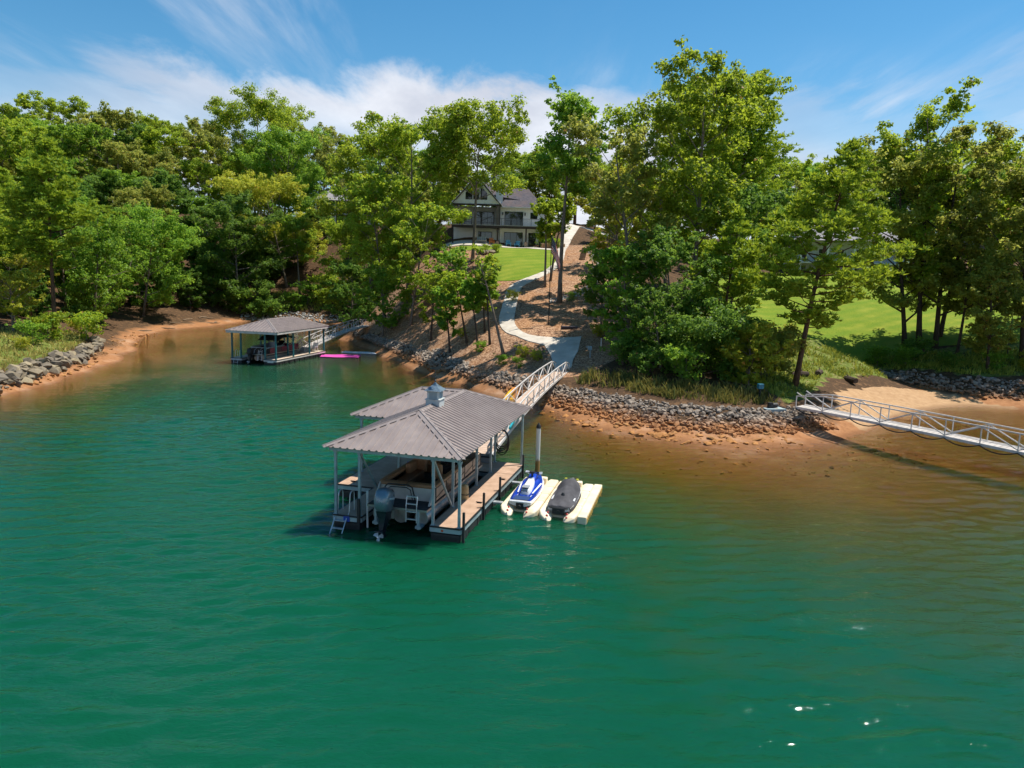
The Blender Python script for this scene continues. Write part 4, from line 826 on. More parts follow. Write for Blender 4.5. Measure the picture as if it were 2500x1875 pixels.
# ---------------------------------------------------------------- the second covered dock across the cove
TEAL=pm('teal_paint','#1f7076','#185a60',.5,.1,3);DECKP=pm('pale_decking','#cbb9a5','#b7a48f',.8,0,2,.2,40);WHF=pm('white_fascia','#cfcac6','#b5b0ac',.6,0,2);BROOF=pm('brown_roof_metal','#8d807b','#7c706c',.45,.25,1.5)
D2=thing('covered_boat_dock',(-24.9,75.0,0),rad(-13.3),'covered dock with teal posts and brown hip roof, across the cove by the wooded bank','boat dock')
def build_dock2(R):
    W_,L_,z=5.45,10.6,.56
    m=MB();boards(m,-1.5,0,0,L_,z,'x');boards(m,-W_,-W_+1.3,0,L_,z,'x');boards(m,-W_+1.32,-1.52,L_-2.6,L_,z,'x');kind(m.build('deck_boards',DECKP,R),'stuff')
    for a,b,o in (((-1.5,0),(0,0),(0,-1)),((0,0),(0,L_),(1,0)),((-W_,0),(-W_+1.3,0),(0,-1)),((-W_,L_),(-W_,0),(-1,0)),((-W_+1.3,0),(-W_+1.3,L_-2.6),(1,0)),((-1.5,L_-2.6),(-1.5,0),(-1,0)),((0,L_),(-W_,L_),(0,1))): fascia_run(R,a,b,z,WHF,True,o)
    x0,x1,y0,y1,ze=-W_-.35,.35,-.35,L_+.35,3.5;w=(x1-x0)/2;xm=(x0+x1)/2;zr=ze+.36*w
    FL,FR,BR,BL=(x0,y0,ze),(x1,y0,ze),(x1,y1,ze),(x0,y1,ze);A=(xm,y0+w,zr);B=(xm,y1-w,zr)
    F=dict(f=(FL,FR,A),r=(FR,BR,B,A),b=(BR,BL,B),l=(BL,FL,A,B));N={k:fnorm(v) for k,v in F.items()}
    for v in F.values(): roof_face(v,R,.4,.045,BROOF)
    for a,b,p,q in ((FL,A,'f','l'),(FR,A,'f','r'),(A,B,'l','r'),(BR,B,'r','b'),(BL,B,'b','l')): cap(a,b,N[p],N[q],R)
    for a,b in ((FL,FR),(FR,BR),(BR,BL),(BL,FL)):
        a=Vector(a);b=Vector(b);c=Vector((xm,(y0+y1)/2,0));i=lambda p:Vector((p.x+(.06 if p.x<c.x else -.06),p.y+(.06 if p.y<c.y else -.06),p.z-.13));m=MB();m.bar(i(a),i(b),.05,.24);m.build('eave_board',WHF,R)
    for x,y in ((-.12,.12),(-1.38,.12),(-W_+1.18,.12),(-W_+.12,.12),(-.12,3.6),(-.12,7.1),(-.12,L_-.12),(-W_+.12,5.5),(-W_+.12,L_-.12),(-1.38,4.6)): post(R,x,y,z,ze-.05,.15,TEAL)
    for k in range(10):
        y=.5+k*1.05;m=MB();m.box(.03,.09,y-.05,y+.05,-.1,z-.26);m.build('edge_guard',BLACKP,R)
    m=MB();m.box(-1.05,-.35,-.045,-.02,z-.33,z-.12);pl=m.build('permit_plate',WHITEP,R)
build_dock2(D2)
def d2(lx,ly,lz,name,label,cat,rz=0): 
    t=rad(-13.3);return thing(name,(-24.9+lx*math.cos(t)-ly*math.sin(t),75.0+lx*math.sin(t)+ly*math.cos(t),lz),t+rz,label,cat)
REDS=pm('maroon_boat_panel','#7d2740','#66203a',.35)
b2=d2(-2.83,.4,.22,'pontoon_boat','maroon-sided pontoon boat with a folded black canopy under the brown-roofed dock','pontoon boat')
pontoon(b2,7.2,1.2,REDS,pm('grey_vinyl','#8f959b','#7d838a',.6))
m=MB();m.box(-1.15,1.15,1.0,1.05,.8,1.35);m.build('stern_panel',DARKP,b2)
m=MB();m.tube([(-1.1,.98,1.4),(1.1,.98,1.4)],.03,6);m.build('stern_rail',WHT,b2)
for x in (-.9,-.3,.35,.95):
    m=MB();m.tube([(x,.3,.8),(x,.5,1.2),(x,.98,1.4)],.022,6);m.build('stern_stay',CHROME,b2)
m=MB();rg=[]
for y,z,t in ((2.6,2.0,.05),(3.4,2.28,.14),(4.4,2.38,.17),(5.4,2.28,.14),(6.4,2.02,.05)): rg.append([(x,y,z+t*(1-(x/1.25)**2)*.8+(t if up_ else 0)) for x,up_ in ((-1.25,0),(0,0),(1.25,0),(1.25,1),(0,1),(-1.25,1))])
m.loft(rg);m.build('canopy',pm('black_canvas','#17181a','#242426',.9,0,4,.2,20),b2,smooth=True)
for s in (-1,1):
    for a,b in (((3.2,1.4),(5.0,2.35)),((5.2,1.4),(3.4,2.2)),((5.2,1.4),(6.2,2.05))):
        m=MB();m.tube([(s*1.2,a[0],a[1]),(s*1.22,b[0],b[1])],.02,6);m.build('canopy_bow',CHROME,b2)
m=MB()
for s in (-1,1): m.tube([(.6+s*.22,-.1,.1),(.6+s*.22,.15,1.25)],.022,6)
for k in range(4): m.box(.38,.82,-.08+.06*k,.0+.06*k,.25+.27*k,.28+.27*k)
m.build('boarding_ladder',CHROME,b2)
outboard(b2,-.35,-.1,.75,.85,BLACKP,BLACKP,None)
l2=d2(-4.8,0,.56,'swim_ladder','white swim ladder on the teal-posted dock across the cove','ladder');ladder(l2,.5,.35,1.1,.8,4)
ch=d2(-.75,9.2,.56,'deck_chair','pale slatted deck chair standing by the gangway on the teal-posted dock','chair')
for k in range(5):
    m=MB();m.box(-.3,.3,-.28+k*.12,-.19+k*.12,.36+k*.012,.385+k*.012);m.build('seat_slat',WHITEP,ch)
for k in range(5):
    m=MB();m.slab([(-.3+k*.125,.3,.38),(-.2+k*.125,.3,.38),(-.2+k*.125,.55,1.0),(-.3+k*.125,.55,1.0)],.02);m.build('back_slat',WHITEP,ch)
for sx in (-.32,.32):
    for y0,y1,h in ((-.28,-.28,.58),(.42,.34,.58)): m=MB();m.bar((sx,y0,0),(sx,y1,h),.06,.06,up=(0,1,0));m.build('leg',WHITEP,ch)
    m=MB();m.box(sx-.06,sx+.06,-.34,.42,.57,.6);m.build('armrest',WHITEP,ch)
g3,P3,L3=gangway((-25.0,83.6,.62),(-21.4,104.4,2.3),1.1,1.0,12,'white gangway climbing from the teal-posted dock to the wooded bank',WALKG,PAINTW,.35)
gj=d2(-4.75,5.6,.6,'watercraft','lime green and white personal watercraft parked on the teal-posted dock','watercraft')
jet_ski(gj)
LIME=pm('lime_paint','#37b36a','#2c9a58',.3)
for c in gj.children:
    if c.name.split('.')[0] in ('deck_moulding','hood'): c.data=c.data.copy();c.data.materials[0]=LIME
PINK=pm('pink_foam','#d24aa5','#c03a95',.7,0,.8)
def foam(name,c,rz,L,Wd,mt,label):
    R=thing(name,(c[0],c[1],.03),rz,label,'float mat');m=MB();nx,ny=24,8;rg=[]
    for i in range(nx+1):
        x=-L/2+L*i/nx;r=[]
        for j in range(ny+1): y=-Wd/2+Wd*j/ny;r.append((x,y,.05+.02*math.sin(x*2+y)))
        rg.append(r+[(x,Wd/2,-.02),(x,-Wd/2,-.02)])
    m.loft(rg);m.build('foam_sheet',mt,R,smooth=True,angle=rad(50));m=MB();m.tube([(-L/2,-Wd/2,.06),(-L/2,Wd/2,.06)],.05,8);m.build('rolled_edge',mt,R,smooth=True)
foam('float_mat',(-20.4,84.5),rad(6),4.4,2.6,PINK,'bright pink foam swimming mat floating beside the teal-posted dock')
foam('float_mat',(-18.8,88.6),rad(-6),4.6,1.7,pm('pale_foam','#c9cdd2','#b3b8bd',.7),'pale grey foam swimming mat floating by the muddy shore behind the pink mat')
# ---------------------------------------------------------------- houses
def siding_mat(name,c,c2):
    t=NT(name);v=t.coord('Object');w=t.n('ShaderNodeTexWave',{'Vector':v,'Scale':.8,'Distortion':0},wave_type='BANDS',bands_direction='X').outputs[1]
    col=t.mix(t.rng(t.noise(t.pos(),2,4),.35,.7),lin(c),lin(c2));return t.done(t.pbsdf(col,.6))
SIDING=pm('white_siding','#f1f1ef','#e6e8e8',.6,0,1.2);TRIMW=pm('white_trim','#e9e9e6','#dcdcd8',.5);DARKW=pm('dark_stained_wood','#3b2f29','#2d2420',.7,0,3);BLKM=pm('black_window_frame','#101214',None,.35)
GLASS=None
def glass_mat():
    t=NT('window_glass');n=t.noise(t.pos(),.35,2);g=t.n('ShaderNodeBsdfGlossy',{'Color':(.9,.95,1,1),'Roughness':.03});d=t.pbsdf(t.mix(n,lin('#0b1114'),lin('#16201f')),.25,**{'Specular IOR Level':.2})
    return t.done(t.n('ShaderNodeMixShader',{0:.07,1:d.outputs[0],2:g.outputs[0]}))
GLASS=glass_mat()
def shingle_mat(name,a,b,c):
    t=NT(name);v=t.pos();br=t.n('ShaderNodeTexVoronoi',{'Vector':t.pos((2.2,2.2,5.5)),'Scale':1.6});ch=t.n('ShaderNodeSeparateColor',{0:br.outputs['Color']}).outputs[0]
    col=t.mix(ch,lin(a),lin(b));col=t.mix(t.rng(t.noise(v,.6,4),.45,.65,0,.55),col,lin(c));return t.done(t.pbsdf(col,.9,0,t.bump(ch,.4,.03)))
SHING=shingle_mat('dark_shingles','#3c3b44','#564f55','#64524c');SHING2=shingle_mat('grey_shingles','#7b7a7d','#8f8d90','#84797a')
def window(R,x0,x1,z0,z1,y,frame=.07,nx=1,nz=1,name='window',fm=None,glass=None):
    fm=fm or BLKM;m=MB();m.box(x0,x1,y-.05,y+.03,z0,z0+frame);m.box(x0,x1,y-.05,y+.03,z1-frame,z1);m.box(x0,x0+frame,y-.05,y+.03,z0+frame,z1-frame);m.box(x1-frame,x1,y-.05,y+.03,z0+frame,z1-frame)
    for i in range(1,nx): xx=x0+(x1-x0)*i/nx;m.box(xx-.03,xx+.03,y-.05,y+.03,z0+frame,z1-frame)
    for i in range(1,nz): zz=z0+(z1-z0)*i/nz;m.box(x0+frame,x1-frame,y-.045,y+.025,zz-.03,zz+.03)
    w=m.build(name,fm,R);dx=(x1-x0)/nx
    for i in range(nx):
        m=MB();m.box(x0+dx*i+(frame if i==0 else .03),x0+dx*(i+1)-(frame if i==nx-1 else .03),y-.02,y,z0+frame,z1-frame);m.build('pane',GLASS,w)
    return w
def house():
    R=thing('lake_house',(-2.65,117.6,14.62),rad(1.5),'white two-storey lake house with dark shingle roof, chimney and long balcony above the lawn','house')
    R.scale=(1,1,1.07)
    def prt(name,mt,*boxes,**k):
        m=MB()
        for b in boxes: m.box(*b)
        return m.build(name,mt,R,**k)
    prt('wall',SIDING,(0,6.75,0,12,-.6,5.85));prt('porch_wall',SIDING,(-7.6,-.02,2.6,13,-.6,5.9))
    prt('basement_porch_wall',SIDING,(-7.6,-.03,.9,2.58,-.6,2.6))
    for x in np.arange(.2,6.7,.42):
        prt('batten',TRIMW,(x-.025,x+.025,-.022,-.002,2.98,5.7))
    prt('corner_trim',TRIMW,(-.06,.1,-.05,-.003,2.97,5.8));prt('corner_trim',TRIMW,(6.62,6.79,-.05,-.003,0,5.8));prt('frieze',TRIMW,(-.05,6.8,-.08,-.004,5.55,5.83))
    # balcony deck over the patio
    prt('balcony_floor',pm('balcony_boards','#b9b1a8','#a89f96',.7),(-7.6,6.5,-2.3,-.1,2.86,2.97),(-7.6,-.1,-.1,2.55,2.86,2.97));prt('balcony_beam',DARKW,(-7.6,6.5,-2.34,-2.2,2.52,2.855),(6.36,6.5,-2.2,-.1,2.52,2.855))
    prt('balcony_ceiling',TRIMW,(-7.55,6.34,-2.18,-.12,2.70,2.74))
    m=MB();m.tube([(-7.5,-2.27,3.95),(6.45,-2.27,3.95),(6.45,-.05,3.95)],.03,6);m.build('balcony_rail',BLKM,R)
    for x in np.arange(-7.5,6.5,1.55): prt('rail_post',BLKM,(x-.03,x+.03,-2.3,-2.24,2.97,3.95))
    m=MB()
    for z in np.arange(3.1,3.9,.09): m.bar((-7.5,-2.27,z),(6.45,-2.27,z),.008,.008)
    kind(m.build('cable_infill',BLKM,R),'stuff')
    for x in (-7.4,-.35,4.15,6.38): prt('support_post',DARKW,(x-.11,x+.11,-2.3,-2.08,-.1,2.52))
    for x in (-.35,4.15): prt('stone_pier',pm('pier_stone','#b59b84','#9b8470',.9,0,3,.4,10),(x-.26,x+.26,-2.45,-1.93,-.15,.62),bevel=.03)
    prt('porch_column',pm('grey_column','#6d6462','#5f5755',.7),(-.62,-.14,-2.0,-1.6,2.97,5.75));prt('porch_column',pm('dark_column','#2f2a28',None,.7),(-.135,.0,-2.02,-1.62,2.97,5.75),)
    prt('porch_column',pm('grey_column','#6d6462','#5f5755',.7),(-7.5,-7.1,-2.0,-1.6,2.97,5.75))
    prt('porch_beam',DARKW,(-7.6,.0,-2.05,-1.6,5.72,5.95));prt('porch_side',DARKW,(-.13,-.03,-1.58,2.56,2.98,5.7))
    # openings
    window(R,.70,3.70,.05,2.10,-.01,.08,3,1,'sliding_door');window(R,.72,3.68,3.02,5.12,-.01,.08,3,1,'sliding_door');window(R,4.62,5.82,.05,2.08,-.01,.08,1,1,'door')
    window(R,4.85,5.95,4.15,5.06,-.01,.07,1,1);window(R,-3.5,-1.25,.05,2.12,.88,.08,2,1,'sliding_door');window(R,-4.1,-1.0,3.0,5.2,2.58,.08,3,1,'sliding_door');window(R,-7.2,-4.6,3.0,5.2,2.58,.08,2,1,'sliding_door')
    for x in (.42,3.98):
        m=MB();m.box(x-.09,x+.09,-.2,-.02,4.65,5.0);m.box(x-.06,x+.06,-.17,-.04,4.58,4.65);m.build('wall_lantern',BLKM,R)
    # gable over the porch, with tall triangular glazing
    x0,x1,zb,za=-7.75,.15,5.95,10.1;xm=(x0+x1)/2
    m=MB();m.add([(x0+.3,-1.9,zb),(x1-.3,-1.9,zb),(xm,-1.9,za-.35),(x0+.3,-1.7,zb),(x1-.3,-1.7,zb),(xm,-1.7,za-.35)],[(0,1,2),(5,4,3),(0,3,4,1),(1,4,5,2),(2,5,3,0)]);m.build('gable_wall',SIDING,R)
    prt('gable_band',TRIMW,(x0+.1,x1-.1,-1.96,-1.905,zb,zb+.45))
    for a,b in ((xm-1.7,xm-.6),(xm-.5,xm+.5),(xm+.6,xm+1.7)):
        t=lambda x:zb+.75+max(0,(2.55-abs(x-xm)*1.02));m=MB();m.add([(a,-1.935,zb+.62),(b,-1.935,zb+.62),(b,-1.935,t(b)),(xm if a<xm<b else b,-1.935,t(xm) if a<xm<b else t(b)),(a,-1.935,t(a)),(a,-1.905,zb+.62),(b,-1.905,zb+.62),(b,-1.905,t(b)),(xm if a<xm<b else b,-1.905,t(xm) if a<xm<b else t(b)),(a,-1.905,t(a))],[(0,1,2,3,4),(9,8,7,6,5)]) if a<xm<b else m.add([(a,-1.935,zb+.62),(b,-1.935,zb+.62),(b,-1.935,t(b)),(a,-1.935,t(a)),(a,-1.905,zb+.62),(b,-1.905,zb+.62),(b,-1.905,t(b)),(a,-1.905,t(a))],[(0,1,2,3),(7,6,5,4),(0,4,5,1),(1,5,6,2),(2,6,7,3),(3,7,4,0)])
        m.build('gable_pane',GLASS,R)
    for x in (-.55,.55): prt('gable_mullion',TRIMW,(xm+x-.05,xm+x+.05,-1.96,-1.9,zb+.45,zb+2.75))
    # roofs
    rf=MB();q=lambda *p:rf.slab(p,.12)
    q((x1+.1,-2.2,zb-.15),(x1+.1,9,zb-.15),(xm,9,za),(xm,-2.2,za));q((x0-.1,9,zb-.15),(x0-.1,-2.2,zb-.15),(xm,-2.2,za),(xm,9,za))
    e=5.8;q((-.2,-.5,e),(7.1,-.5,e),(4.6,4.6,e+3.2),(2.2,4.6,e+3.2));q((7.1,-.5,e),(7.1,12.4,e),(4.6,7.0,e+3.2),(4.6,4.6,e+3.2));q((7.1,12.4,e),(-.2,12.4,e),(2.2,7,e+3.2),(4.6,7,e+3.2));q((-.2,12.4,e),(-.2,-.5,e),(2.2,4.6,e+3.2),(2.2,7,e+3.2))
    q((-4,1.4,za-2.2),(3.2,1.4,za-3.1),(1.3,5.2,za-.35),(-4,5.2,za-.35));q((3.2,9,za-3.1),(-4,9,za-2.2),(-4,5.2,za-.35),(1.3,5.2,za-.35));q((3.2,1.4,za-3.1),(3.2,9,za-3.1),(1.3,5.2,za-.35))
    q((6.4,3.0,e+.2),(8.6,3.0,e-.1),(8.6,11,e-.1),(6.4,7,e+2.0))
    rf.build('roof',SHING,R)
    gm=MB()
    for a,b in (((x0-.15,-2.22,zb-.22),(xm,-2.22,za-.07)),((x1+.15,-2.22,zb-.22),(xm,-2.22,za-.07))): gm.bar(a,b,.05,.24,up=(0,1,0))
    gm.build('barge_board',TRIMW,R);m=MB();m.bar((-.1,-.55,e-.08),(7.1,-.55,e-.08),.12,.14);m.build('gutter',TRIMW,R)
    prt('chimney',SIDING,(-.75,.38,.6,1.7,5.6,10.3),(.10,.42,.5,1.75,8.6,10.6));prt('chimney_cap',TRIMW,(-.82,.46,.45,1.8,10.3,10.4))
    prt('garage_wing',SIDING,(6.8,8.2,3.5,11,2.0,5.7))
    # stair from balcony down the bank
    m=MB();m.bar((6.6,-1.2,2.75),(8.9,-1.2,1.1),.12,.32);m.bar((6.6,-2.1,2.75),(8.9,-2.1,1.1),.12,.32);st=m.build('stair_stringer',DARKW,R)
    for k in range(8): m=MB();m.box(6.7+k*.28,6.98+k*.28,-2.1,-1.2,2.72-k*.205,2.77-k*.205);m.build('tread',DARKW,R)
    return R
house()
def patio_seat(x,y,label,cl,w=.7,cat='chair'):
    R=thing('patio_chair',(x,y,zg(x,y)+.1),rad(random.Random(x).uniform(-20,20)),label,cat);mt=pm('paint_'+cl.strip('#'),cl,None,.6)
    for k in range(5): m=MB();m.slab([(-w/2+k*w/5,.25,.3),(-w/2+(k+.85)*w/5,.25,.3),(-w/2+(k+.85)*w/5,.5,1.0),(-w/2+k*w/5,.5,1.0)],.02);m.build('back_slat',mt,R)
    m=MB();m.slab([(-w/2,-.35,.42),(w/2,-.35,.42),(w/2,.28,.3),(-w/2,.28,.3)],.04);m.build('seat',mt,R)
    for s in (-1,1):
        m=MB();m.box(s*w/2-.06,s*w/2+.06,-.4,.3,.55,.58);m.build('armrest',mt,R)
        for yy in (-.33,.25): m=MB();m.box(s*w/2-.03,s*w/2+.03,yy-.03,yy+.03,0,.55);m.build('leg',mt,R)
patio_seat(-1.2,115.3,'pale blue slatted chair before the lower glass doors, beside the stone pier','#6fb9d8');patio_seat(.2,115.4,'pale blue slatted chair before the lower glass doors, close to the dark door','#6fb9d9')
patio_seat(-3.8,114.6,'orange wooden chair on the patio under the balcony','#b9702f');patio_seat(-5.4,114.6,'wide grey patio loveseat under the balcony','#b1aca4',1.5,'loveseat')
# side terrace wall, boulders and steps next to the house
tw=thing('terrace_wall',(5.2,114.6,14.45),0,'low tan stone terrace wall with planting beside the lake house','wall')
rr=random.Random(5)
for k in range(9):
    for j in range(2):
        m=MB();x=-1.0+k*.42+rr.uniform(-.03,.03);y=-.1+.02*k*k*.3;z=j*.36;m.box(x-.2,x+.2,y,y+.4,z-.05,z+.34);m.build('stone',pm('terrace_stone','#c7a27c','#a98763',.9,0,2,.5,8,.12),tw,bevel=.05)
def small_house(name,loc,rz,label,W_,D_,H_,wall,roofm,pitch=.55,porch=True,cols=4):
    R=thing(name,loc,rz,label,'house');wm=pm('wall_'+wall.strip('#'),wall,None,.7)
    m=MB();m.box(-W_/2,W_/2,0,D_,-2.5,H_);m.build('wall',wm,R);e=.5;zr=H_+pitch*D_/2
    m=MB();a,b=W_/2+e,D_+e
    m.slab([(-a,-e-2.2,H_-.9),(a,-e-2.2,H_-.9),(a-D_*.45,D_/2,zr),(-a+D_*.45,D_/2,zr)],.15);m.slab([(a,b,H_-.1),(-a,b,H_-.1),(-a+D_*.45,D_/2,zr),(a-D_*.45,D_/2,zr)],.15);m.slab([(a,-e-2.2,H_-.9),(a,b,H_-.1),(a-D_*.45,D_/2,zr)],.15);m.slab([(-a,b,H_-.1),(-a,-e-2.2,H_-.9),(-a+D_*.45,D_/2,zr)],.15);m.build('roof',roofm,R)
    for i in range(cols):
        x=-W_/2+.3+(W_-.6)*i/(cols-1);m=MB();m.box(x-.16,x+.16,-2.3,-2.0,-2.2,H_-.9);m.build('column',TRIMW,R)
    m=MB();m.box(-W_/2-.2,W_/2+.2,-2.5,0,.1,.3);m.build('porch_floor',TRIMW,R)
    n=int(W_/2.6)
    for i in range(n):
        x=-W_/2+1.3+(W_-2.6)*i/max(1,n-1);window(R,x-.6,x+.6,.9,2.5,-.01,.09,1,2,fm=TRIMW);window(R,x-.6,x+.6,-1.9,-.2,-.01,.09,1,2,fm=TRIMW)
    m=MB();m.box(W_*.2,W_*.2+.9,D_*.4,D_*.4+.9,H_,zr+1.2);m.build('chimney',wm,R)
small_house('neighbour_house',(54,118,13.2),rad(-6),'white columned house with grey shingle roof above the wide lawn',17,10,4.6,'#d9dcdd',SHING2,cols=5)
small_house('wooded_house',(-41,176,23.0),rad(8),'brown house with pale grey roof half hidden on the wooded bank',14,9,4.2,'#4a3a30',SHING2)
small_house('roadside_house',(95,142,19.0),rad(-10),'grey house with a slate roof among trees beyond the second flag',14,9,3.6,'#a9a7a2',SHING2)
# ---------------------------------------------------------------- riprap banks: angular stones, each its own object, smaller fill joined
def rock_mesh(seed,flat=.7,n=13):
    r=random.Random(seed);bm=bmesh.new()
    for i in range(n):
        v=Vector((r.gauss(0,1),r.gauss(0,1),r.gauss(0,1))).normalized()*r.uniform(.78,1.05);bm.verts.new((v.x*.5,v.y*.42,v.z*.5*flat))
    bmesh.ops.convex_hull(bm,input=bm.verts);bmesh.ops.delete(bm,geom=[v for v in bm.verts if not v.link_faces],context='VERTS')
    bmesh.ops.recalc_face_normals(bm,faces=bm.faces);me=bpy.data.meshes.new('stone');bm.to_mesh(me);bm.free();return me
def stone_mat(name,a,b,c,stain,z0,z1):
    t=NT(name);v=t.pos();r=t.n('ShaderNodeObjectInfo').outputs['Random'];at=t.attr('tone').outputs['Fac']
    rn=t.math('FRACT',t.math('ADD',r,at));col=t.mix(t.rng(rn,0,.6),lin(a),lin(b));col=t.mix(t.rng(rn,.7,1,0,.8),col,lin(c))
    col=t.mix(t.rng(t.noise(v,5,5,.65),.35,.7,0,.45),col,lin('#5d574f'))
    z=t.n('ShaderNodeSeparateXYZ',{0:v}).outputs[2];st=t.rng(t.math('ADD',z,t.math('MULTIPLY',t.math('SUBTRACT',t.noise(v,1.3,4),.5),.7)),z0,z1,.85,0)
    col=t.mix(st,col,lin(stain));return t.done(t.pbsdf(col,.9,0,t.bump(t.noise(v,14,5,.7),.6,.04),**{'Specular IOR Level':.25}))
RM=stone_mat('riprap_stone','#75675a','#a89a8b','#4a413b','#a06a3a',.55,1.15);RMB=stone_mat('boulder_stone','#91836a','#766d60','#b3a27e','#b98a55',.15,.5);RMW=stone_mat('white_stone','#c9c8c4','#a3a29f','#85827e','#a07a50',-.2,.1);RMC=stone_mat('clay_stone','#b48352','#93683c','#c79b6b','#b07a45',.1,.5)
def protos(mat,k,seed,flat): 
    L=[]
    for i in range(k): me=rock_mesh(seed+i,flat);me.materials.append(mat);L.append(me)
    return L
def polyat(L,s):
    d=[0]
    for a,b in zip(L[:-1],L[1:]): d.append(d[-1]+math.hypot(b[0]-a[0],b[1]-a[1]))
    q=s*d[-1]
    for i in range(len(L)-1):
        if q<=d[i+1] or i==len(L)-2:
            f=(q-d[i])/max(1e-6,d[i+1]-d[i]);return L[i][0]+(L[i+1][0]-L[i][0])*f,L[i][1]+(L[i+1][1]-L[i][1])*f
def riprap(name,label,toe,top,count,smin,smax,mat,seed,flat=.72,single=190,over=.12,lift=.25,cat='riprap bank'):
    r=random.Random(seed);pr_=protos(mat,8,seed*10,flat);c=polyat(toe,.5);R=thing(name,(c[0],c[1],0),0,label,cat);S_=[]
    for i in range(count):
        s=r.random();t=r.uniform(-over,1+over*.6);a=polyat(toe,s);b=polyat(top,s);x=a[0]+(b[0]-a[0])*t+r.uniform(-.15,.15);y=a[1]+(b[1]-a[1])*t+r.uniform(-.15,.15);sz=smin+(smax-smin)*r.random()**2.0
        S_.append((sz,x,y,r.choice(pr_),r.uniform(0,6.28),r.uniform(-.35,.35),r.uniform(-.35,.35),r.uniform(.75,1.25),r.random()))
    S_.sort(key=lambda q:-q[0]*(70/max(30,math.hypot(q[1],q[2]))));zz=zt(np.array([q[1] for q in S_]),np.array([q[2] for q in S_]))
    for k,(sz,x,y,me,a,b,g,asp,tn) in enumerate(S_[:single]):
        o=bpy.data.objects.new('stone',me);COL.objects.link(o);o.parent=R;o.location=(x-c[0],y-c[1],zz[k]+sz*lift*flat);o.rotation_euler=(b,g,a);o.scale=(sz*asp,sz/asp**.5,sz)
    rest=S_[single:]
    if rest:
        V=[];F=[];T=[];base=0
        for (sz,x,y,me,a,b,g,asp,tn),z in zip(rest,zz[single:]):
            M=Matrix.Translation((x-c[0],y-c[1],z+sz*lift*flat))@Euler((b,g,a)).to_matrix().to_4x4()@Matrix.Diagonal((sz*asp,sz/asp**.5,sz,1));co=np.array([v.co for v in me.vertices]);co=co@np.array(M.to_3x3()).T+np.array(M.translation)
            V.append(co);F+=[tuple(base+i for i in p.vertices) for p in me.polygons];T+=[tn]*len(me.polygons);base+=len(co)
        mm=bpy.data.meshes.new('fill_stones');mm.from_pydata(np.concatenate(V).tolist(),[],F);at=mm.attributes.new('tone','FLOAT','FACE');at.data.foreach_set('value',T);mm.materials.append(mat);kind(link('fill_stones',mm,R),'stuff')
    return R
riprap('riprap_bank','wall of large tan and grey boulders below the weedy grass bank',A_TOE,A_TOP,420,.4,1.6,RMB,11,.6,150,.1,.3)
riprap('riprap_bank','pale grey riprap strip along the cove behind the brown-roofed dock',B_TOE,B_TOP,420,.35,.8,RMW,12,.7,110)
riprap('riprap_bank','grey and rust riprap running from the cove gangway to the tan gangway below the mulch',C_TOE,C_TOP,2600,.2,.62,RM,13,.72,295,.10)
riprap('riprap_bank','grey riprap under the trees between the tan gangway and the white gangway',D_TOE,D_TOP,2300,.18,.58,RM,14,.72,295,.10)
riprap('riprap_bank','grey riprap wall beyond the sandy beach on the wide-lawn side',E_TOE,E_TOP,1300,.2,.62,RM,15,.72,260,.10)
riprap('clay_rubble','scatter of flat orange rocks on the clay shore by the mooring pile',[(1.8,55.2),(4.2,49.6),(7.5,46.3),(12,44.1),(18,44.6)],[(2.6,56),(5.5,51.2),(8,47.6),(12,45.2),(18,46)],170,.2,.9,RMC,16,.4,60,.4,.1,'rocks')
riprap('clay_rubble','scatter of brown rocks on the muddy shore below the boulder wall',[(-39,52),(-39.4,60),(-40.9,68),(-44,78),(-50,94),(-52,108)],[(-39.3,52),(-40,61),(-41.6,69),(-45.4,80),(-53,95),(-55,108)],150,.2,.8,RMC,17,.5,60,.3,.15,'rocks')
riprap('dry_creek','winding bed of white river stones beside the mulch slope',[(10.9,111),(11.2,103),(10.2,95),(9.2,90),(7.6,86.6),(5.9,84.9),(4,83.6)],[(11.7,111),(12.4,103),(11.4,94.4),(10,88.6),(8,85.4),(6,84),(4.2,82.8)],900,.16,.42,RMW,18,.7,200,.15,.2,'stone bed')
riprap('boulder_bed','curved tan boulder edging at the lawn corner near the oak',[(-5.6,107.2),(-4.4,106.2),(-3.2,106.6)],[(-5.8,108.2),(-4.4,107.4),(-3.3,107.6)],34,.6,1.5,RMB,19,.55,34,.1,.3,'boulders')
riprap('lake_bed_rubble','scattered clay-stained stones lying on the shallow lake bed off the grove shore',[(3,46),(8,41),(14,39),(21,40.5),(28,46)],[(4.6,49),(8,45),(14,42.6),(20,44),(25,48.6)],260,.1,.42,RMC,20,.5,90,.5,.15,'rocks')
# timber steps up the wooded bank
TIM=pm('weathered_timber','#a08a6d','#87735a',.9,0,3,.3,12)
stp=thing('timber_steps',(-31.5,146,0),0,'weathered timber steps climbing the wooded bank behind the brown-roofed dock','steps')
for k in range(13):
    x=-.30*k;y=k*.95;m=MB();z=zg(-31.5+x,146+y);m.box(x-1.0,x+1.0,y-.14,y+.14,z-.05,z+.22);m.build('step',TIM,stp,bevel=.02)
stp=thing('stone_steps',(9.6,105,0),0,'brown stone steps beside the upper concrete path','steps')
for k in range(9):
    x=.12*k;y=k*.85;m=MB();z=zg(9.6+x,105+y);m.box(x-.42,x+.42,y-.2,y+.2,z-.05,z+.16);m.build('step',pm('step_stone','#8c7863','#756350',.9,0,2,.4,8),stp,bevel=.02)
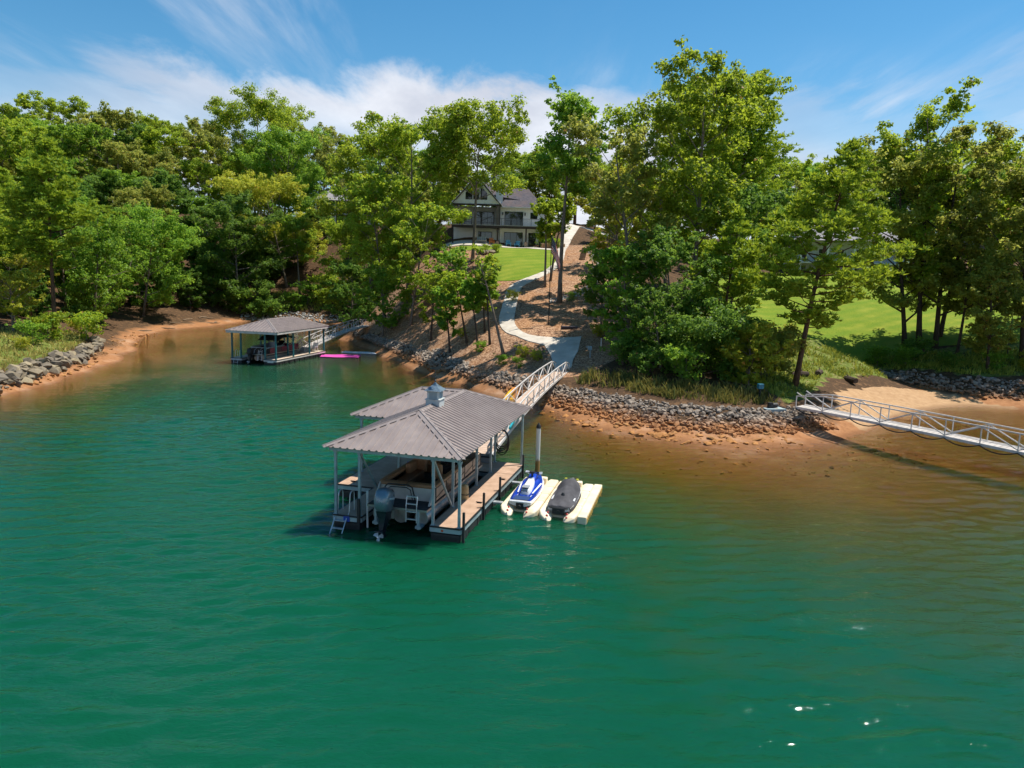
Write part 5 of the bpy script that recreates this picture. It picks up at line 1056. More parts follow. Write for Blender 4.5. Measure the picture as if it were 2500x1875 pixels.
# ---------------------------------------------------------------- trees
def leaf_mat(name,dark,mid,light,dry=None,trans=.55):
    lin=lambda h,_l=globals()['lin']:tuple(min(1,c*k) for c,k in zip(_l(h),(1.42,1.34,1.2)))
    t=NT(name);a=t.attr('tint').outputs['Fac'];r=t.n('ShaderNodeObjectInfo').outputs['Random'];ra=t.math('ADD',t.math('MULTIPLY',a,.8),t.math('MULTIPLY',r,.2))
    col=t.mix(t.rng(ra,.05,.5),lin(dark),lin(mid));col=t.mix(t.rng(ra,.55,1.0),col,lin(light))
    col=t.n('ShaderNodeHueSaturation',{'Color':col,'Hue':t.rng(r,0,1,.487,.513),'Value':t.rng(t.math('FRACT',t.math('MULTIPLY',r,7.3)),0,1,.8,1.15)}).outputs[0]
    if dry: col=t.mix(t.rng(a,.955,.97),col,lin(dry))
    p=t.pbsdf(col,.55,0,**{'Specular IOR Level':.3});tl=t.n('ShaderNodeBsdfTranslucent',{'Color':t.mix(.75,col,lin(light))})
    return t.done(t.n('ShaderNodeMixShader',{0:trans,1:p.outputs[0],2:tl.outputs[0]}))
LEAF=dict(oak=leaf_mat('oak_leaves','#466420','#6c8a26','#9fb035','#9a6a38'),green=leaf_mat('green_leaves','#3c6020','#5c862b','#8caa3a'),dark=leaf_mat('dark_leaves','#30521f','#4a7028','#728f39'),
          yel=leaf_mat('yellow_green_leaves','#5c7420','#8a9a2e','#b2b044','#b0803a'),olive=leaf_mat('olive_leaves','#4d6226','#738435','#a0a44e','#96693c'),pine=leaf_mat('pine_needles','#42601a','#6c8823','#9cab33',None,.4))
def bark(name,a,b):
    t=NT(name);v=t.pos((1,1,.35));n=t.noise(v,7,5,.7);return t.done(t.pbsdf(t.mix(t.rng(n,.35,.68),lin(a),lin(b)),.95,0,t.bump(n,.8,.06),**{'Specular IOR Level':.15}))
BARK=bark('grey_bark','#8d8073','#5f554b');BARKD=bark('dark_bark','#5d5147','#3d342d');BARKP=bark('pine_bark','#7a5d49','#4a382d')
def leaf_quads(rs,C,Rc,n,size,flat=.7,up=.55):
    """n leaves spread through the clump of radius Rc at C"""
    d=rs.normal(size=(n,3));d/=np.linalg.norm(d,axis=1)[:,None]+1e-9;rr=Rc*rs.random(n)**.5*np.where(rs.random(n)<.12,1.35,1.0);pos=C+d*rr[:,None]*np.array([1,1,flat])
    nr=d*.7+rs.normal(size=(n,3))*.55+np.array([0,0,up]);nr/=np.linalg.norm(nr,axis=1)[:,None]+1e-9
    a=np.cross(nr,rs.normal(size=(n,3)));a/=np.linalg.norm(a,axis=1)[:,None]+1e-9;b=np.cross(nr,a);s=size*1.2*rs.uniform(.6,1.3,n)[:,None]
    V=np.stack([pos-a*s*.55,pos-b*s*.36+a*s*.08,pos+a*s*.5,pos+b*s*.36+a*s*.08],1)
    V[:,[0,2]]-=nr[:,None]*s[:,None]*.12
    return V
def needle_tufts(rs,C,Rc,n,size):
    m=max(3,n//14);out=[]
    tc=C+rs.normal(size=(m,3))*Rc*np.array([.55,.55,.28])
    for c in tc:
        k=14;d=rs.normal(size=(k,3));d[:,2]=np.abs(d[:,2])*.8+.15;d/=np.linalg.norm(d,axis=1)[:,None];w=np.cross(d,rs.normal(size=(k,3)));w/=np.linalg.norm(w,axis=1)[:,None]
        s=size*rs.uniform(.8,1.3,k)[:,None];out.append(np.stack([c-w*.04,c+d*s*.5-w*.068,c+d*s,c+d*s*.5+w*.068],1))
    return np.concatenate(out)
def make_tree(seed,h,w,cb,kind_,lean=(0,0),leafmat='green',barkm=None,dens=1.,lsize=None,name='tree',bare=0):
    """returns (trunk mesh, crown mesh); base at origin"""
    r=random.Random(seed);rs=np.random.RandomState(seed);tm=MB();clumps=[];h=h*(1 if kind_ in ('pine','shrub') else .93)
    H=h*(.97 if kind_=='pine' else .9);n=9;tp=[];ph=r.uniform(0,6)
    for i in range(n):
        t=i/(n-1);wob=.012*h*math.sin(ph+t*5)*t;tp.append(Vector((lean[0]*t**1.1+wob,lean[1]*t+.012*h*math.cos(ph*1.7+t*4)*t,-.4+(H+.4)*t)))
    r0=.0085*h+.07 if kind_!='shrub' else .012*h+.02
    tm.tube(tp,[r0*(1.25 if i==0 else 1)*(1-.88*(i/(n-1))**1.15) for i in range(n)],7)
    def on(t): 
        q=max(0,min(.999,t))*(n-1);i=int(q);return tp[i].lerp(tp[i+1],q-i)
    sc=max(.55,(h/20)**.55)
    if kind_=='pine':
        nl=int(34+h*1.1)
        for k in range(nl):
            t=cb+(1-cb)*(k+r.random())/nl;f=(t-cb)/(1-cb);prof=(.35+.65*min(1,f/.25)) if f<.25 else (1-((f-.25)/.78)**1.25);L=w/2*max(.08,prof)*r.uniform(.65,1.15);az=k*2.4+r.uniform(-.5,.5);el=r.uniform(-.05,.35)+.5*f
            o=on(t);d=Vector((math.cos(az)*math.cos(el),math.sin(az)*math.cos(el),math.sin(el)));pts=[o,o+d*L*.5+Vector((0,0,-.03*L)),o+d*L+Vector((0,0,.10*L))];tm.tube(pts,[.03*sc+.008*L,.02*sc+.004*L,.012],4,False)
            for q in (.5,.72,.9,1.0)[(0 if L>1.6 else 2):]:
                c=pts[0].lerp(pts[2],q)+Vector((r.gauss(0,.12),r.gauss(0,.12),.1))*L*.3;clumps.append((c,(.42+.16*L)*r.uniform(.75,1.2)*sc**.5))
        clumps.append((tp[-1],.5*sc))
    else:
        nl={'oak':21,'tall':17,'full':21,'shrub':9,'decid':17}[kind_]
        for k in range(nl):
            f=(k+r.uniform(.1,.9))/nl;t=cb+(.97-cb)*f
            if kind_=='full': prof=math.sin(math.pi*min(1,.18+.80*f))**.6;el=r.uniform(.05,.55)+.45*f
            elif kind_=='oak': prof=1.0-.45*f**2 if f>.12 else .75;el=r.uniform(.35,.7)+.35*f
            elif kind_=='tall': prof=.65+.35*math.sin(math.pi*f);el=r.uniform(.2,.75)+.3*f
            elif kind_=='shrub': prof=1;el=r.uniform(.3,1.1)
            else: prof=.55+.45*math.sin(math.pi*min(1,.1+.75*f));el=r.uniform(.25,.7)+.4*f
            L=w/2*prof*r.uniform(.7,1.12);az=k*2.39996+r.uniform(-.6,.6)
            o=on(t*.93);ce=math.cos(min(1.35,el));d=Vector((math.cos(az)*ce,math.sin(az)*ce,math.sin(min(1.35,el))));Lr=L/max(.35,ce)
            b1=o+d*Lr*.45+Vector((r.gauss(0,.05),r.gauss(0,.05),-.02))*Lr;e1=o+d*Lr+Vector((r.gauss(0,.06),r.gauss(0,.06),.08))*Lr
            if e1.z>h*1.0: e1.z=h*r.uniform(.9,1.0)
            rl=r0*(1-.8*t)*.55;tm.tube([o,b1,e1],[rl,rl*.65,rl*.22],5,False)
            tips=[e1]
            for j in range(3 if kind_!='shrub' else 2):
                q=r.uniform(.35,.85);s0=o.lerp(b1,q*2) if q<.5 else b1.lerp(e1,(q-.5)*2);aa=az+r.choice((-1,1))*r.uniform(.5,1.3);ee=el+r.uniform(-.35,.35);Ls=Lr*r.uniform(.28,.5)
                s1=s0+Vector((math.cos(aa)*math.cos(ee),math.sin(aa)*math.cos(ee),math.sin(ee)))*Ls
                if s1.z>h: s1.z=h*r.uniform(.92,1)
                tm.tube([s0,s0.lerp(s1,.55)+Vector((0,0,.04*Ls)),s1],[rl*.45,rl*.3,rl*.12],4,False);tips.append(s1);
                if r.random()<.8: tips.append(s0.lerp(s1,.55))
            tips.append(b1.lerp(e1,.45));
            if kind_ in('full','shrub'): tips.append(o.lerp(b1,.8))
            for p in tips:
                if r.random()<bare: continue
                R0=r.uniform(.6,1.25)*sc*(.072*w+.42) if kind_!='shrub' else r.uniform(.16,.3)*w
                for _ in range(3 if kind_!='shrub' else 2):
                    clumps.append((p+Vector((r.gauss(0,.5),r.gauss(0,.5),r.gauss(0,.36)))*R0,R0*r.uniform(.4,.72)))
        clumps.append((tp[-1]+Vector((0,0,.02*h)),.9*sc*(.05*w+.45) if kind_!='shrub' else .22*w))
    ls=lsize or (.27*sc**.5 if kind_!='pine' else .42);VV=[];TT=[]
    for c,R_ in clumps:
        c=np.array(c);tone=rs.uniform(-.16,.16)
        if kind_=='pine': nn=int(84*dens*(R_/.8)**1.6)+28;q=needle_tufts(rs,c,R_,nn,ls)
        else: nn=int(61*dens*(R_/1.0)**1.75)+7;q=leaf_quads(rs,c,R_,nn,ls)
        VV.append(q);TT.append(np.clip(rs.normal(.5+tone,.2,len(q)),0,1))
    V=np.concatenate(VV);m_=len(V);Q=np.arange(m_*4).reshape(m_,4)
    cm=npmesh('crown',V.reshape(-1,3),Q,LEAF[leafmat],4,{'tint':('FACE',np.concatenate(TT))})
    me=tm.mesh('trunk');me.materials.append(barkm or (BARKP if kind_=='pine' else BARK));me.polygons.foreach_set('use_smooth',[True]*len(me.polygons));me.update()
    return me,cm
NLEAF=0
def put_tree(name,label,x,y,meshes,scale=1.,rz=0,group=None,cat='tree',sz=None,zoff=0):
    R=thing(name,(x,y,zg(x,y)+zoff),rz,label,cat,group);s=scale;R.scale=(s,s,s*(sz or 1))
    link('trunk',meshes[0],R);link('crown',meshes[1],R);return R
def single(name,label,x,y,h,w,cb,kd,seed,leaf='green',lean=(0,0),barkm=None,dens=1.,cat='tree',group=None,lsize=None,bare=0): 
    return put_tree(name,label,x,y,make_tree(seed,h,w,cb,kd,lean,leaf,barkm,dens,lsize,bare=bare),cat=cat,group=group)
# ---------------------------------------------------------------- the trees one can tell apart
single('pine_tree','tall pine with a bare brown trunk on the weedy bank above the boulders',-51.8,80.8,21.6,9.2,.36,'pine',101,'pine',(.4,0),dens=1.15)
single('young_tree','low yellow-green tree at the edge of the wood behind the boulder wall',-57.6,82.5,8.4,8.5,.3,'decid',102,'yel')
single('young_tree','small yellow-green tree leaning over the weedy bank behind the boulder wall',-54.6,78,7.0,5.5,.3,'decid',142,'yel')
single('broadleaf_tree','light green full-skirted tree beside the brown pine trunk on the cove shore',-59.0,100.6,17.5,12,.16,'full',103,'green',(1.6,0))
single('broadleaf_tree','rounded bright green tree overhanging the muddy cove shore',-60.4,117,18.5,14.5,.1,'full',104,'green',(2.5,0),dens=1.2)
single('evergreen_tree','very dark dense tree at the head of the cove near the brown-roofed dock',-53.6,140.3,24,15.5,.08,'full',105,'dark',(-1,0),dens=1.3)
single('broadleaf_tree','broad yellow-green tree arching over the cove bank',-47.5,151,23,20,.3,'decid',106,'yel',(-4.5,0),dens=1.3)
single('broadleaf_tree','tall tree with a bare grey trunk rising over the wooded bank steps',-52,161.8,30,17,.38,'decid',107,'green',(2.3,0),dens=1.2)
single('broadleaf_tree','tallest tree of the wood, its crown above all the others',-60,172,38,20,.45,'decid',108,'oak',dens=1.3)
single('broadleaf_tree','slim tree with bare lower trunk on the orange clay bank',-44,148,19,7,.5,'tall',143,'green',(-1,0))
single('broadleaf_tree','tall oak with a rounded crown on the shore end of the cove gangway',-24.5,121,34.5,14,.32,'decid',109,'oak',(2.5,0),dens=1.3)
single('broadleaf_tree','broad oak leaning towards the cove over the shore riprap',-17.6,98.5,20.5,10.5,.36,'decid',110,'oak',(-2.0,0),dens=1.3)
single('broadleaf_tree','tall oak standing on the mulch between cove and lawn',-14.8,100.2,27,11.5,.3,'decid',111,'oak',(.4,0),dens=1.35)
single('broadleaf_tree','mid-height oak with low branches on the mulch above the shore riprap',-13.2,91.6,16.2,9.5,.2,'decid',112,'oak',(2.0,0),dens=1.3)
single('broadleaf_tree','thin half-dead tree poking above the oaks near the wooded house',-32,150,33,8,.62,'tall',113,'olive',(-5,0),bare=.3)
single('broadleaf_tree','bushy oak filling the slope below the wooded house',-29.5,132,21,12,.12,'full',114,'oak',dens=1.1)
single('broadleaf_tree','dark bushy tree on the bank beside the cove gangway landing',-25.5,113,13,9,.08,'full',115,'dark',dens=1.2)
single('broadleaf_tree','low leafy tree beneath the oaks on the shaded mulch slope',-17.2,94.5,10,7,.15,'full',116,'green')
single('oak_tree','open spreading oak with forked grey limbs standing in front of the white house',-6.0,101.1,21.8,15.5,.5,'oak',117,'oak',(.9,0),dens=1.25)
single('tulip_tree','very tall straight tree with bare trunk and narrow crown beside the concrete path',5.2,82.9,26.5,7.2,.60,'tall',118,'green',(.2,0),dens=1.0)
single('slender_tree','slender tree with a thin bare trunk beside the flagpole',3.7,88.3,12.5,3.0,.6,'tall',119,'oak',(-.3,0))
single('slender_tree','slender bent tree close behind the flagpole',4.4,90.9,12.5,3.2,.6,'tall',120,'oak',(1.6,0))
single('broadleaf_tree','sparse brownish oak at the path edge of the shoreline grove',11.6,68.6,21.8,8.5,.3,'decid',121,'olive',(-2.6,0),bare=.08,dens=1.1)
single('broadleaf_tree','leafy oak deep in the shoreline grove beside the mulch slope',17.0,80,23.8,11,.28,'decid',122,'oak',(-2.4,0),dens=1.2)
single('broadleaf_tree','tallest oak of the shoreline grove with two ragged leading tops',17.6,72.2,27.3,12,.3,'decid',123,'oak',(.4,0),dens=1.35)
single('broadleaf_tree','broad oak behind the tallest oak of the shoreline grove',22.8,91.8,29,13,.3,'decid',124,'oak',(2.5,0),dens=1.25)
single('pine_tree','big dark pine behind the shoreline grove at the lawn edge',25.7,93.8,28,13,.3,'pine',125,'pine',(4.5,0),dens=1.3)
single('broadleaf_tree','dark green low tree at the path side of the shoreline grove',10.8,65,11,6.6,.14,'full',126,'green',(-1.6,0),dens=1.2)
single('broadleaf_tree','dark green low tree in the middle of the shoreline grove above the riprap',14,63,12,8,.1,'full',127,'dark',(-1,0),dens=1.2)
single('broadleaf_tree','shaded small tree hanging low over the grassy riprap edge',12.4,59.2,7.5,6,.1,'full',128,'dark',(-1.2,0),dens=1.2)
single('pine_tree','young bright green pine in the shoreline grove',18.6,64,12.5,6.5,.2,'pine',129,'pine',(.6,0))
single('broadleaf_tree','olive oak behind the young pine of the shoreline grove',20.8,70,15,8.5,.2,'decid',130,'dark',(1.0,0),dens=1.2)
single('broadleaf_tree','yellowish tree between the concrete path and the shoreline grove',12.3,86,17,7,.2,'decid',131,'yel',(-.8,0))
single('broadleaf_tree','leafy tree at the uphill end of the white stone bed',13.2,100,15,7,.25,'decid',144,'oak')
single('broadleaf_tree','small round tree on a thin stem beside the grey utility pedestal',8.6,70.6,7.6,5.4,.34,'full',132,'dark')
single('pine_tree','leaning pine with a long bare trunk on the sandy beach by the white gangway',23.1,58.0,19.4,11,.26,'pine',133,'pine',(2.6,0),dens=1.05)
for k,(x,y,h,w,cb,kd,sd,lf,ln,lb) in enumerate(((43.0,78.6,23.6,10.5,.14,'decid',134,'olive',-3,'oak with dark trunk at the beach side of the lawn tree clump'),(44.3,78.2,28.4,9.5,.24,'decid',135,'oak',-2,'tallest tree of the lawn clump, its ragged top above the rest'),(45.4,77,25,9,.16,'decid',136,'olive',-.2,'dusty green oak in the middle of the lawn clump'),(47.2,79.5,22.5,9.5,.16,'decid',137,'oak',2,'dense tree at the back of the lawn clump'),
    (45.6,73.5,13,6,.4,'tall',138,'olive',.6,'thin leaning tree in front of the lawn clump'),(45.8,68.7,11.5,6.5,.18,'full',139,'olive',-.8,'small leafy tree above the riprap wall beside the second flag'),(50.6,70.9,22.5,10.5,.2,'full',140,'olive',-2.6,'big olive tree behind the second flag'),(54.5,76,24,12,.25,'decid',141,'oak',-1,'spreading oak past the second flag on the lawn'))):
    single('broadleaf_tree',lb,x,y,h,w,cb,kd,sd,lf,(ln,0),BARKD,dens=1.2)
for k,(x,y,h,w,cb,ln,lb) in enumerate(((-6.5,73.8,7.2,2.8,.36,-.6,'sapling with a dark bent stem on the mulch just above the riprap'),(-4.7,73.8,7.8,2.6,.55,-1.5,'sapling with a long bare stem leaning towards the cove'),(-3.5,71.7,7.6,2.3,.6,-.9,'sapling with thin curved stem in the middle of the mulch group'),(-3.0,75.1,5.8,2.6,.5,-.3,'short sapling uphill in the mulch group beside the path'),(-2.3,71.3,9.2,2.2,.62,-.6,'straight pale-stemmed sapling beside the concrete path bend'),(-9.6,83,8.5,4.2,.3,.4,'leafy sapling on the shaded mulch above the rust riprap'),(-8.2,86.5,9.5,4.2,.35,.5,'taller leafy sapling on the shaded mulch below the oaks'))):
    single('sapling',lb,x,y,h,w,cb,'decid',201+k,'oak' if k%2 else 'green',(ln,0),BARKD,dens=.5,lsize=.24)
single('dead_sapling','nearly leafless leaning trunk at the foot of the mulch slope by the landing',-.8,68.2,11.8,3.0,.7,'tall',220,'oak',(-3.0,0),BARK,.4,bare=.72)
# ---------------------------------------------------------------- the woods behind, from a few kinds repeated
FP=[make_tree(300+i,24,w,cb,kd,leafmat=lf,dens=1.35,lsize=.33) for i,(w,cb,kd,lf) in enumerate(((12,.3,'decid','oak'),(11,.25,'decid','green'),(13,.3,'decid','oak'),(12,.15,'full','dark'),(11,.15,'full','green'),(12.5,.28,'decid','olive')))]
PP=[make_tree(320+i,24,8.5,.4,'pine',leafmat='pine',dens=1.) for i in range(2)]
LOOK=('yellow-green open','mid-green open','broad yellow-green','dark full-skirted','mid-green full-skirted','olive open')
def wood(name,label,group,spots,pool,seed):
    r=random.Random(seed)
    for x,y,h in spots:
        ki=r.randrange(len(pool));me=pool[ki];kd_=LOOK[ki] if pool is FP else ('dense-topped' if ki else 'open-topped');lb=kd_+' '+label;gp=group+', '+kd_
        s=h/24*r.uniform(.9,1.1);sw=r.uniform(.95,1.2);o=put_tree(name,lb,x,y,me,s*sw,r.uniform(0,6.28),gp,sz=1/sw*r.uniform(.95,1.05))
def rows(specs,seed):
    r=random.Random(seed);o=[]
    for Y,x0,x1,st,h in specs:
        x=x0+r.uniform(0,st)
        while x<x1: o.append((x+r.uniform(-.25,.25)*st,Y+r.uniform(-5,5),h*r.uniform(.86,1.12)));x+=st*r.uniform(.8,1.2)
    return o
wood('wood_tree','broadleaf tree in the dense wood behind the cove','trees of the wood behind the cove',rows(((92,-84,-64,8,15),(107,-92,-66,8,17),(126,-108,-68,7.5,19),(146,-116,-58,7.5,21),(167,-128,-66,7.5,23),(192,-144,-62,8,25.5),(222,-165,-40,11,27)),31),FP,41)
wood('wood_pine','pine standing in the wood behind the boulder wall','pines of the wood behind the boulder wall',((-62,92,15.5),(-70,100,19),(-66,84,13),(-76,86,17)),PP,42)
wood('wood_tree','broadleaf tree on the slope between the wooded house and the white house','trees between the two hill houses',((-22,146,20),(-18,152,19),(-25,164,21),(-14,160,18),(-36,190,22),(-22,180,20),(-50,188,23),(-12,142,15),(-20,128,15),(-17,120,14)),FP,43)
wood('wood_tree','broadleaf tree in the woods behind the white house','trees behind the white house',rows(((152,-6,2,6,14),(160,12,46,7,15.5),(180,-10,60,9,17),(128,17,30,6,13)),33)+[(16.5,119,12),(20,112,12.5),(25,118,14)],FP,44)
wood('wood_pine','pine with bare trunk behind the parking court of the white house','pines behind the parking court',((2,168,15.5),(8,172,16),(13,166,16),(-3,160,14.5),(7,158,16),(12,150,15.5),(16,156,17),(20,149,16),(4,163,17),(24,146,17),(15,140,14)),PP,45)
wood('wood_tree','broadleaf tree in the woods behind the wide lawn','trees behind the wide lawn',rows(((108,28,40,6,14),(140,30,130,8.5,18),(160,60,140,9,19),(185,60,160,12,22),(118,66,100,9,18),(100,74,100,10,18),(86,62,92,10,19)),35),FP,46)
UND=[make_tree(340+i,24,17,.05,'full',leafmat=lf,dens=1.0,lsize=.5) for i,lf in enumerate(('dark','green'))]
def understory(label,group,spots,seed):
    r=random.Random(seed)
    for x,y,h in spots: put_tree('understory_tree',label,x,y,r.choice(UND),h/24*r.uniform(.9,1.1),r.uniform(0,6.28),group)
understory('low leafy understory tree filling the wood edge behind the cove','understory of the cove wood',[(-67,111,8),(-71,117,8.5),(-65.5,121,8),(-62,126,8.5),(-70,127,9),(-59,131,8),(-65,134,9),(-58,137,7.5),(-72,137,9),(-63,94,7),(-67,97,8),(-72,93,8),(-70,104,8.5),(-61,88,6.5),(-66,88,7.5),(-76,110,9),(-79,100,9),(-80,122,10),(-63,145,9),(-70,148,10)],71)
understory('bushy understory tree on the bank between the wooded house and the cove','understory of the cove bank',[(-57,150,9),(-51,153,8.5),(-56,158,9),(-48,158,8),(-52,167,9),(-60,160,9),(-45,166,8.5),(-57,174,10),(-48,176,9),(-27,138,7),(-24,133,8),(-27,150,8),(-21,140,8),(-34,157,7)],72)
# ---------------------------------------------------------------- shrubs, saplings and rough grass
SP=[make_tree(400+i,2,2.2,.08,'shrub',leafmat=lf,dens=.9,lsize=.17) for i,lf in enumerate(('green','yel','oak','dark'))]
def shrubs(label,group,spots,pool,seed,name='shrub'):
    r=random.Random(seed)
    for x,y,h in spots: put_tree(name,label,x,y,r.choice(pool),h/2*r.uniform(.9,1.1),r.uniform(0,6.28),group,'shrub')
single('shrub','big glossy sunlit shrub at the top of the riprap beside the white gangway',18.4,55.4,5.2,5.0,.05,'full',410,'yel',dens=1.6,cat='shrub',lsize=.22)
single('shrub','wide green shrub beside the leaning pine at the lawn foot',20.6,59,3.6,5,.05,'shrub',411,'olive',dens=2.6,cat='shrub',lsize=.2)
single('shrub','dark shrub at the shaded foot of the shoreline grove',15.2,57.2,4.2,5.4,.05,'shrub',412,'dark',dens=2.6,cat='shrub',lsize=.2)
shrubs('yellow-green shrub on the orange bank above the brown-roofed dock','shrubs on the orange bank',[(-44+k*1.9+(k%3)*.4,143.5+(k*37%5),2.8+(k%3)*.8) for k in range(9)],SP[:3],51)
shrubs('green shrub in the undergrowth at the cove head','shrubs at the cove head',[(-57+k*2.0,138+(k*29%4)-abs(k-4)*.4,2.2+(k%3)*.8) for k in range(6)]+[(-66,116,2.4),(-62.5,110.5,2.2),(-60,104,2),(-58.4,97,2.2),(-64,106,3)],[SP[0],SP[3]],52)
shrubs('small young shrub planted in the mulch slope','young shrubs in the mulch',[(-1.0,66.2,.9),(.9,66.8,1.0),(-3.3,70.3,.9),(2.2,65.6,.9),(.6,64.3,.9),(-5.6,75.8,1.0),(-.2,82.8,1.2),(8.4,70,1.2),(6.6,83.6,.9)],[SP[0],SP[1]],53)
shrubs('clipped shrub in the planting by the house terrace','terrace shrubs',[(4.6,115.4,1.3),(5.6,115.6,1.5),(6.2,114.2,1.2),(-3.2,108.3,.9),(-2.8,107.4,1.0),(-4.4,109,.8),(4.2,116.4,2.0)],[SP[0],SP[2]],54)
shrubs('leafy shrub on the weedy bank above the boulder wall','shrubs above the boulder wall',[(-44,57,1.5),(-46.5,62,1.6),(-48.5,72,2.2),(-50.5,77.5,2.4),(-52.5,80,2.0),(-47,68,1.2),(-49,82,2.6),(-52,86,2.4),(-47,52,2.2)],SP[:3],55)
shrubs('shrub in the rough grass above the beach riprap wall','shrubs above the beach riprap',[(40.5,73.5,1.8),(43,70.5,1.4),(46.5,68.6,1.6),(49.5,68,1.8),(38.6,75.5,1.7),(42,74.6,2),(53,67.5,2)],SP,56)
shrubs('shaded shrub under the shoreline grove','shrubs under the shoreline grove',[(9.4,60.6,2.2),(10.6,57,2.0),(13.4,55,2.2),(9.8,63,2.4),(16.8,60.5,2.6),(12,62,2.4),(19.6,63,2.2),(15,67,2.6),(20.8,66.5,2.4),(12.6,72,2.6),(13.8,78,2.8),(14.2,92,2.6),(14,97,2.4)],[SP[3],SP[0]],57)
def grass(name,label,poly,n,hmin,hmax,seed,cols,zone=None):
    rs=np.random.RandomState(seed);P=np.array(poly);lo,hi=P.min(0),P.max(0);pts=np.empty((0,2))
    while len(pts)<n:
        q=rs.uniform(lo,hi,(n*2,2));tuft=np.sin(q[:,0]*1.7+np.sin(q[:,1]*1.1)*2)*np.sin(q[:,1]*1.5+seed);q=q[inside(poly,q[:,0],q[:,1])&(rs.random(len(q))<.45+.5*tuft)];pts=np.concatenate([pts,q])
    pts=pts[:n];z=zt(pts[:,0],pts[:,1])-.03;hh=rs.uniform(hmin,hmax,n)*(.6+.4*rs.random(n));a=rs.uniform(0,6.28,n);d=np.stack([np.cos(a),np.sin(a),np.zeros(n)],1);ln=rs.normal(size=(n,3))*.35;ln[:,2]=0;b=np.column_stack([pts,z]);w=(.035+.025*rs.random(n))[:,None]
    m1=b+ln*hh[:,None]*.35+np.array([0,0,1])*hh[:,None]*.6;tp=b+ln*hh[:,None]*1.1+np.array([0,0,1])*hh[:,None]
    V=np.stack([b-d*w,b+d*w,m1+d*w*.8,tp,m1-d*w*.8],1).reshape(-1,3);Q=np.arange(n*5).reshape(n,5)
    me=npmesh(name,V,Q,cols,5,{'tint':('FACE',rs.random(n))});o=link(name,me);kind(o,'stuff',label);return o
GRM=leaf_mat('rough_grass','#6b7a35','#8f8f4c','#b5a468',None,.3);GRS=leaf_mat('shade_toned_grass','#3c4c24','#5a6532','#8c8549',None,.3);GRG=leaf_mat('green_grass','#54722a','#7d9138','#a9a84a',None,.3)  # GRS: the grove's shade is put into these darker blade colours
grass('rough_grass','dry rough grass covering the bank above the boulder wall',WEEDS,7000,.2,.55,61,GRM)
grass('tall_grass','tall reedy grass along the top of the grove riprap',[(5,57),(8,54.6),(11.4,51.2),(15.8,49.6),(19,50.6),(18,53.6),(13,54.5),(9.5,57.5),(6.5,59.5)],2300,.25,1.0,62,GRS)
grass('rough_grass','rough weeds around the leaning pine and lawn foot',[(20,52),(24,57),(27,62),(35,66),(36,72),(25,70),(21,64),(18,57)],5000,.15,.5,63,GRG)
grass('rough_grass','rough grass above the beach riprap wall',[(37.6,76.5),(41,71.6),(44,67.5),(48.6,66.8),(60,65.8),(62,72),(46,74),(40,78)],6000,.25,.7,64,GRG)
grass('weeds','green weeds along the cove bank behind the brown-roofed dock',[(-54,141.5),(-43,143.2),(-31,142),(-31,147),(-42,150),(-54,148)],3500,.3,.9,65,GRG)
# ---------------------------------------------------------------- flags and small fittings
def flag_mat():
    t=NT('flag_cloth');u=t.attr('fu').outputs['Fac'];v=t.attr('fv').outputs['Fac'];s=t.math('MODULO',t.math('MULTIPLY',u,13),2);red=t.math('LESS_THAN',s,1)
    col=t.mix(red,lin('#e2dfdc'),lin('#c4182a'));can=t.math('MULTIPLY',t.math('LESS_THAN',u,.54),t.math('LESS_THAN',v,.4))
    su=t.math('SUBTRACT',t.math('FRACT',t.math('MULTIPLY',u,16.7)),.5);sv=t.math('SUBTRACT',t.math('FRACT',t.math('MULTIPLY',v,27)),.5);st=t.math('LESS_THAN',t.math('ADD',t.math('MULTIPLY',su,su),t.math('MULTIPLY',sv,sv)),.06)
    c=t.mix(can,col,t.mix(st,lin('#1d2350'),lin('#e0e0e0')));return t.done(t.n('ShaderNodeMixShader',{0:.45,1:t.pbsdf(c,.8).outputs[0],2:t.n('ShaderNodeBsdfTranslucent',{'Color':c}).outputs[0]}))
FLAGM=flag_mat()
def flagpole(x,y,h,label,droop,seed,hoist=1.5,fly=2.5):
    R=thing('flagpole',(x,y,zg(x,y)),0,label,'flagpole');m=MB();m.tube([(0,0,-.2),(0,0,h)],[.055,.035],10);m.build('pole',pm('black_pole','#17181a',None,.4,.4),R,smooth=True)
    m=MB();m.lathe([(.01,-.09),(.08,0),(.01,.09)],(0,0,h+.08),12);m.build('finial',pm('gilt','#b89445',None,.3,.8),R,smooth=True)
    F_=thing('national_flag',(x,y,zg(x,y)+h-.15),0,label.replace('flagpole','flag').replace('black flag','limp striped flag on the black pole').replace('slim','striped'),'flag')
    rs=random.Random(seed);nu,nv=14,26;V=[];fu=[];fv=[]
    for i in range(nu+1):
        for j in range(nv+1):
            a,b=i/nu,j/nv   # a across hoist (0 top), b along fly
            out=b*fly*math.cos(droop)*(1-.25*b);dz=-a*hoist*(1-.25*b)-b*fly*math.sin(droop)*(.6+.4*b)
            fold=.16*math.sin(b*9+a*2.2+seed)*b+.10*math.sin(a*7+b*4)*b;V.append((.05+out+.05*math.sin(a*5)*b,fold,dz));fu.append(a);fv.append(b)
    Q=[(i*(nv+1)+j,(i+1)*(nv+1)+j,(i+1)*(nv+1)+j+1,i*(nv+1)+j+1) for i in range(nu) for j in range(nv)]
    me=npmesh('cloth',np.array(V),np.array(Q),FLAGM,4,{'fu':('POINT',fu),'fv':('POINT',fv)},True);o=link('cloth',me,F_);sd=o.modifiers.new('t','SOLIDIFY');sd.thickness=.01
    return R,F_
flagpole(3.64,75.0,9.2,'tall black flagpole standing on the mulch beside the concrete path',rad(66),3,1.7,2.9)
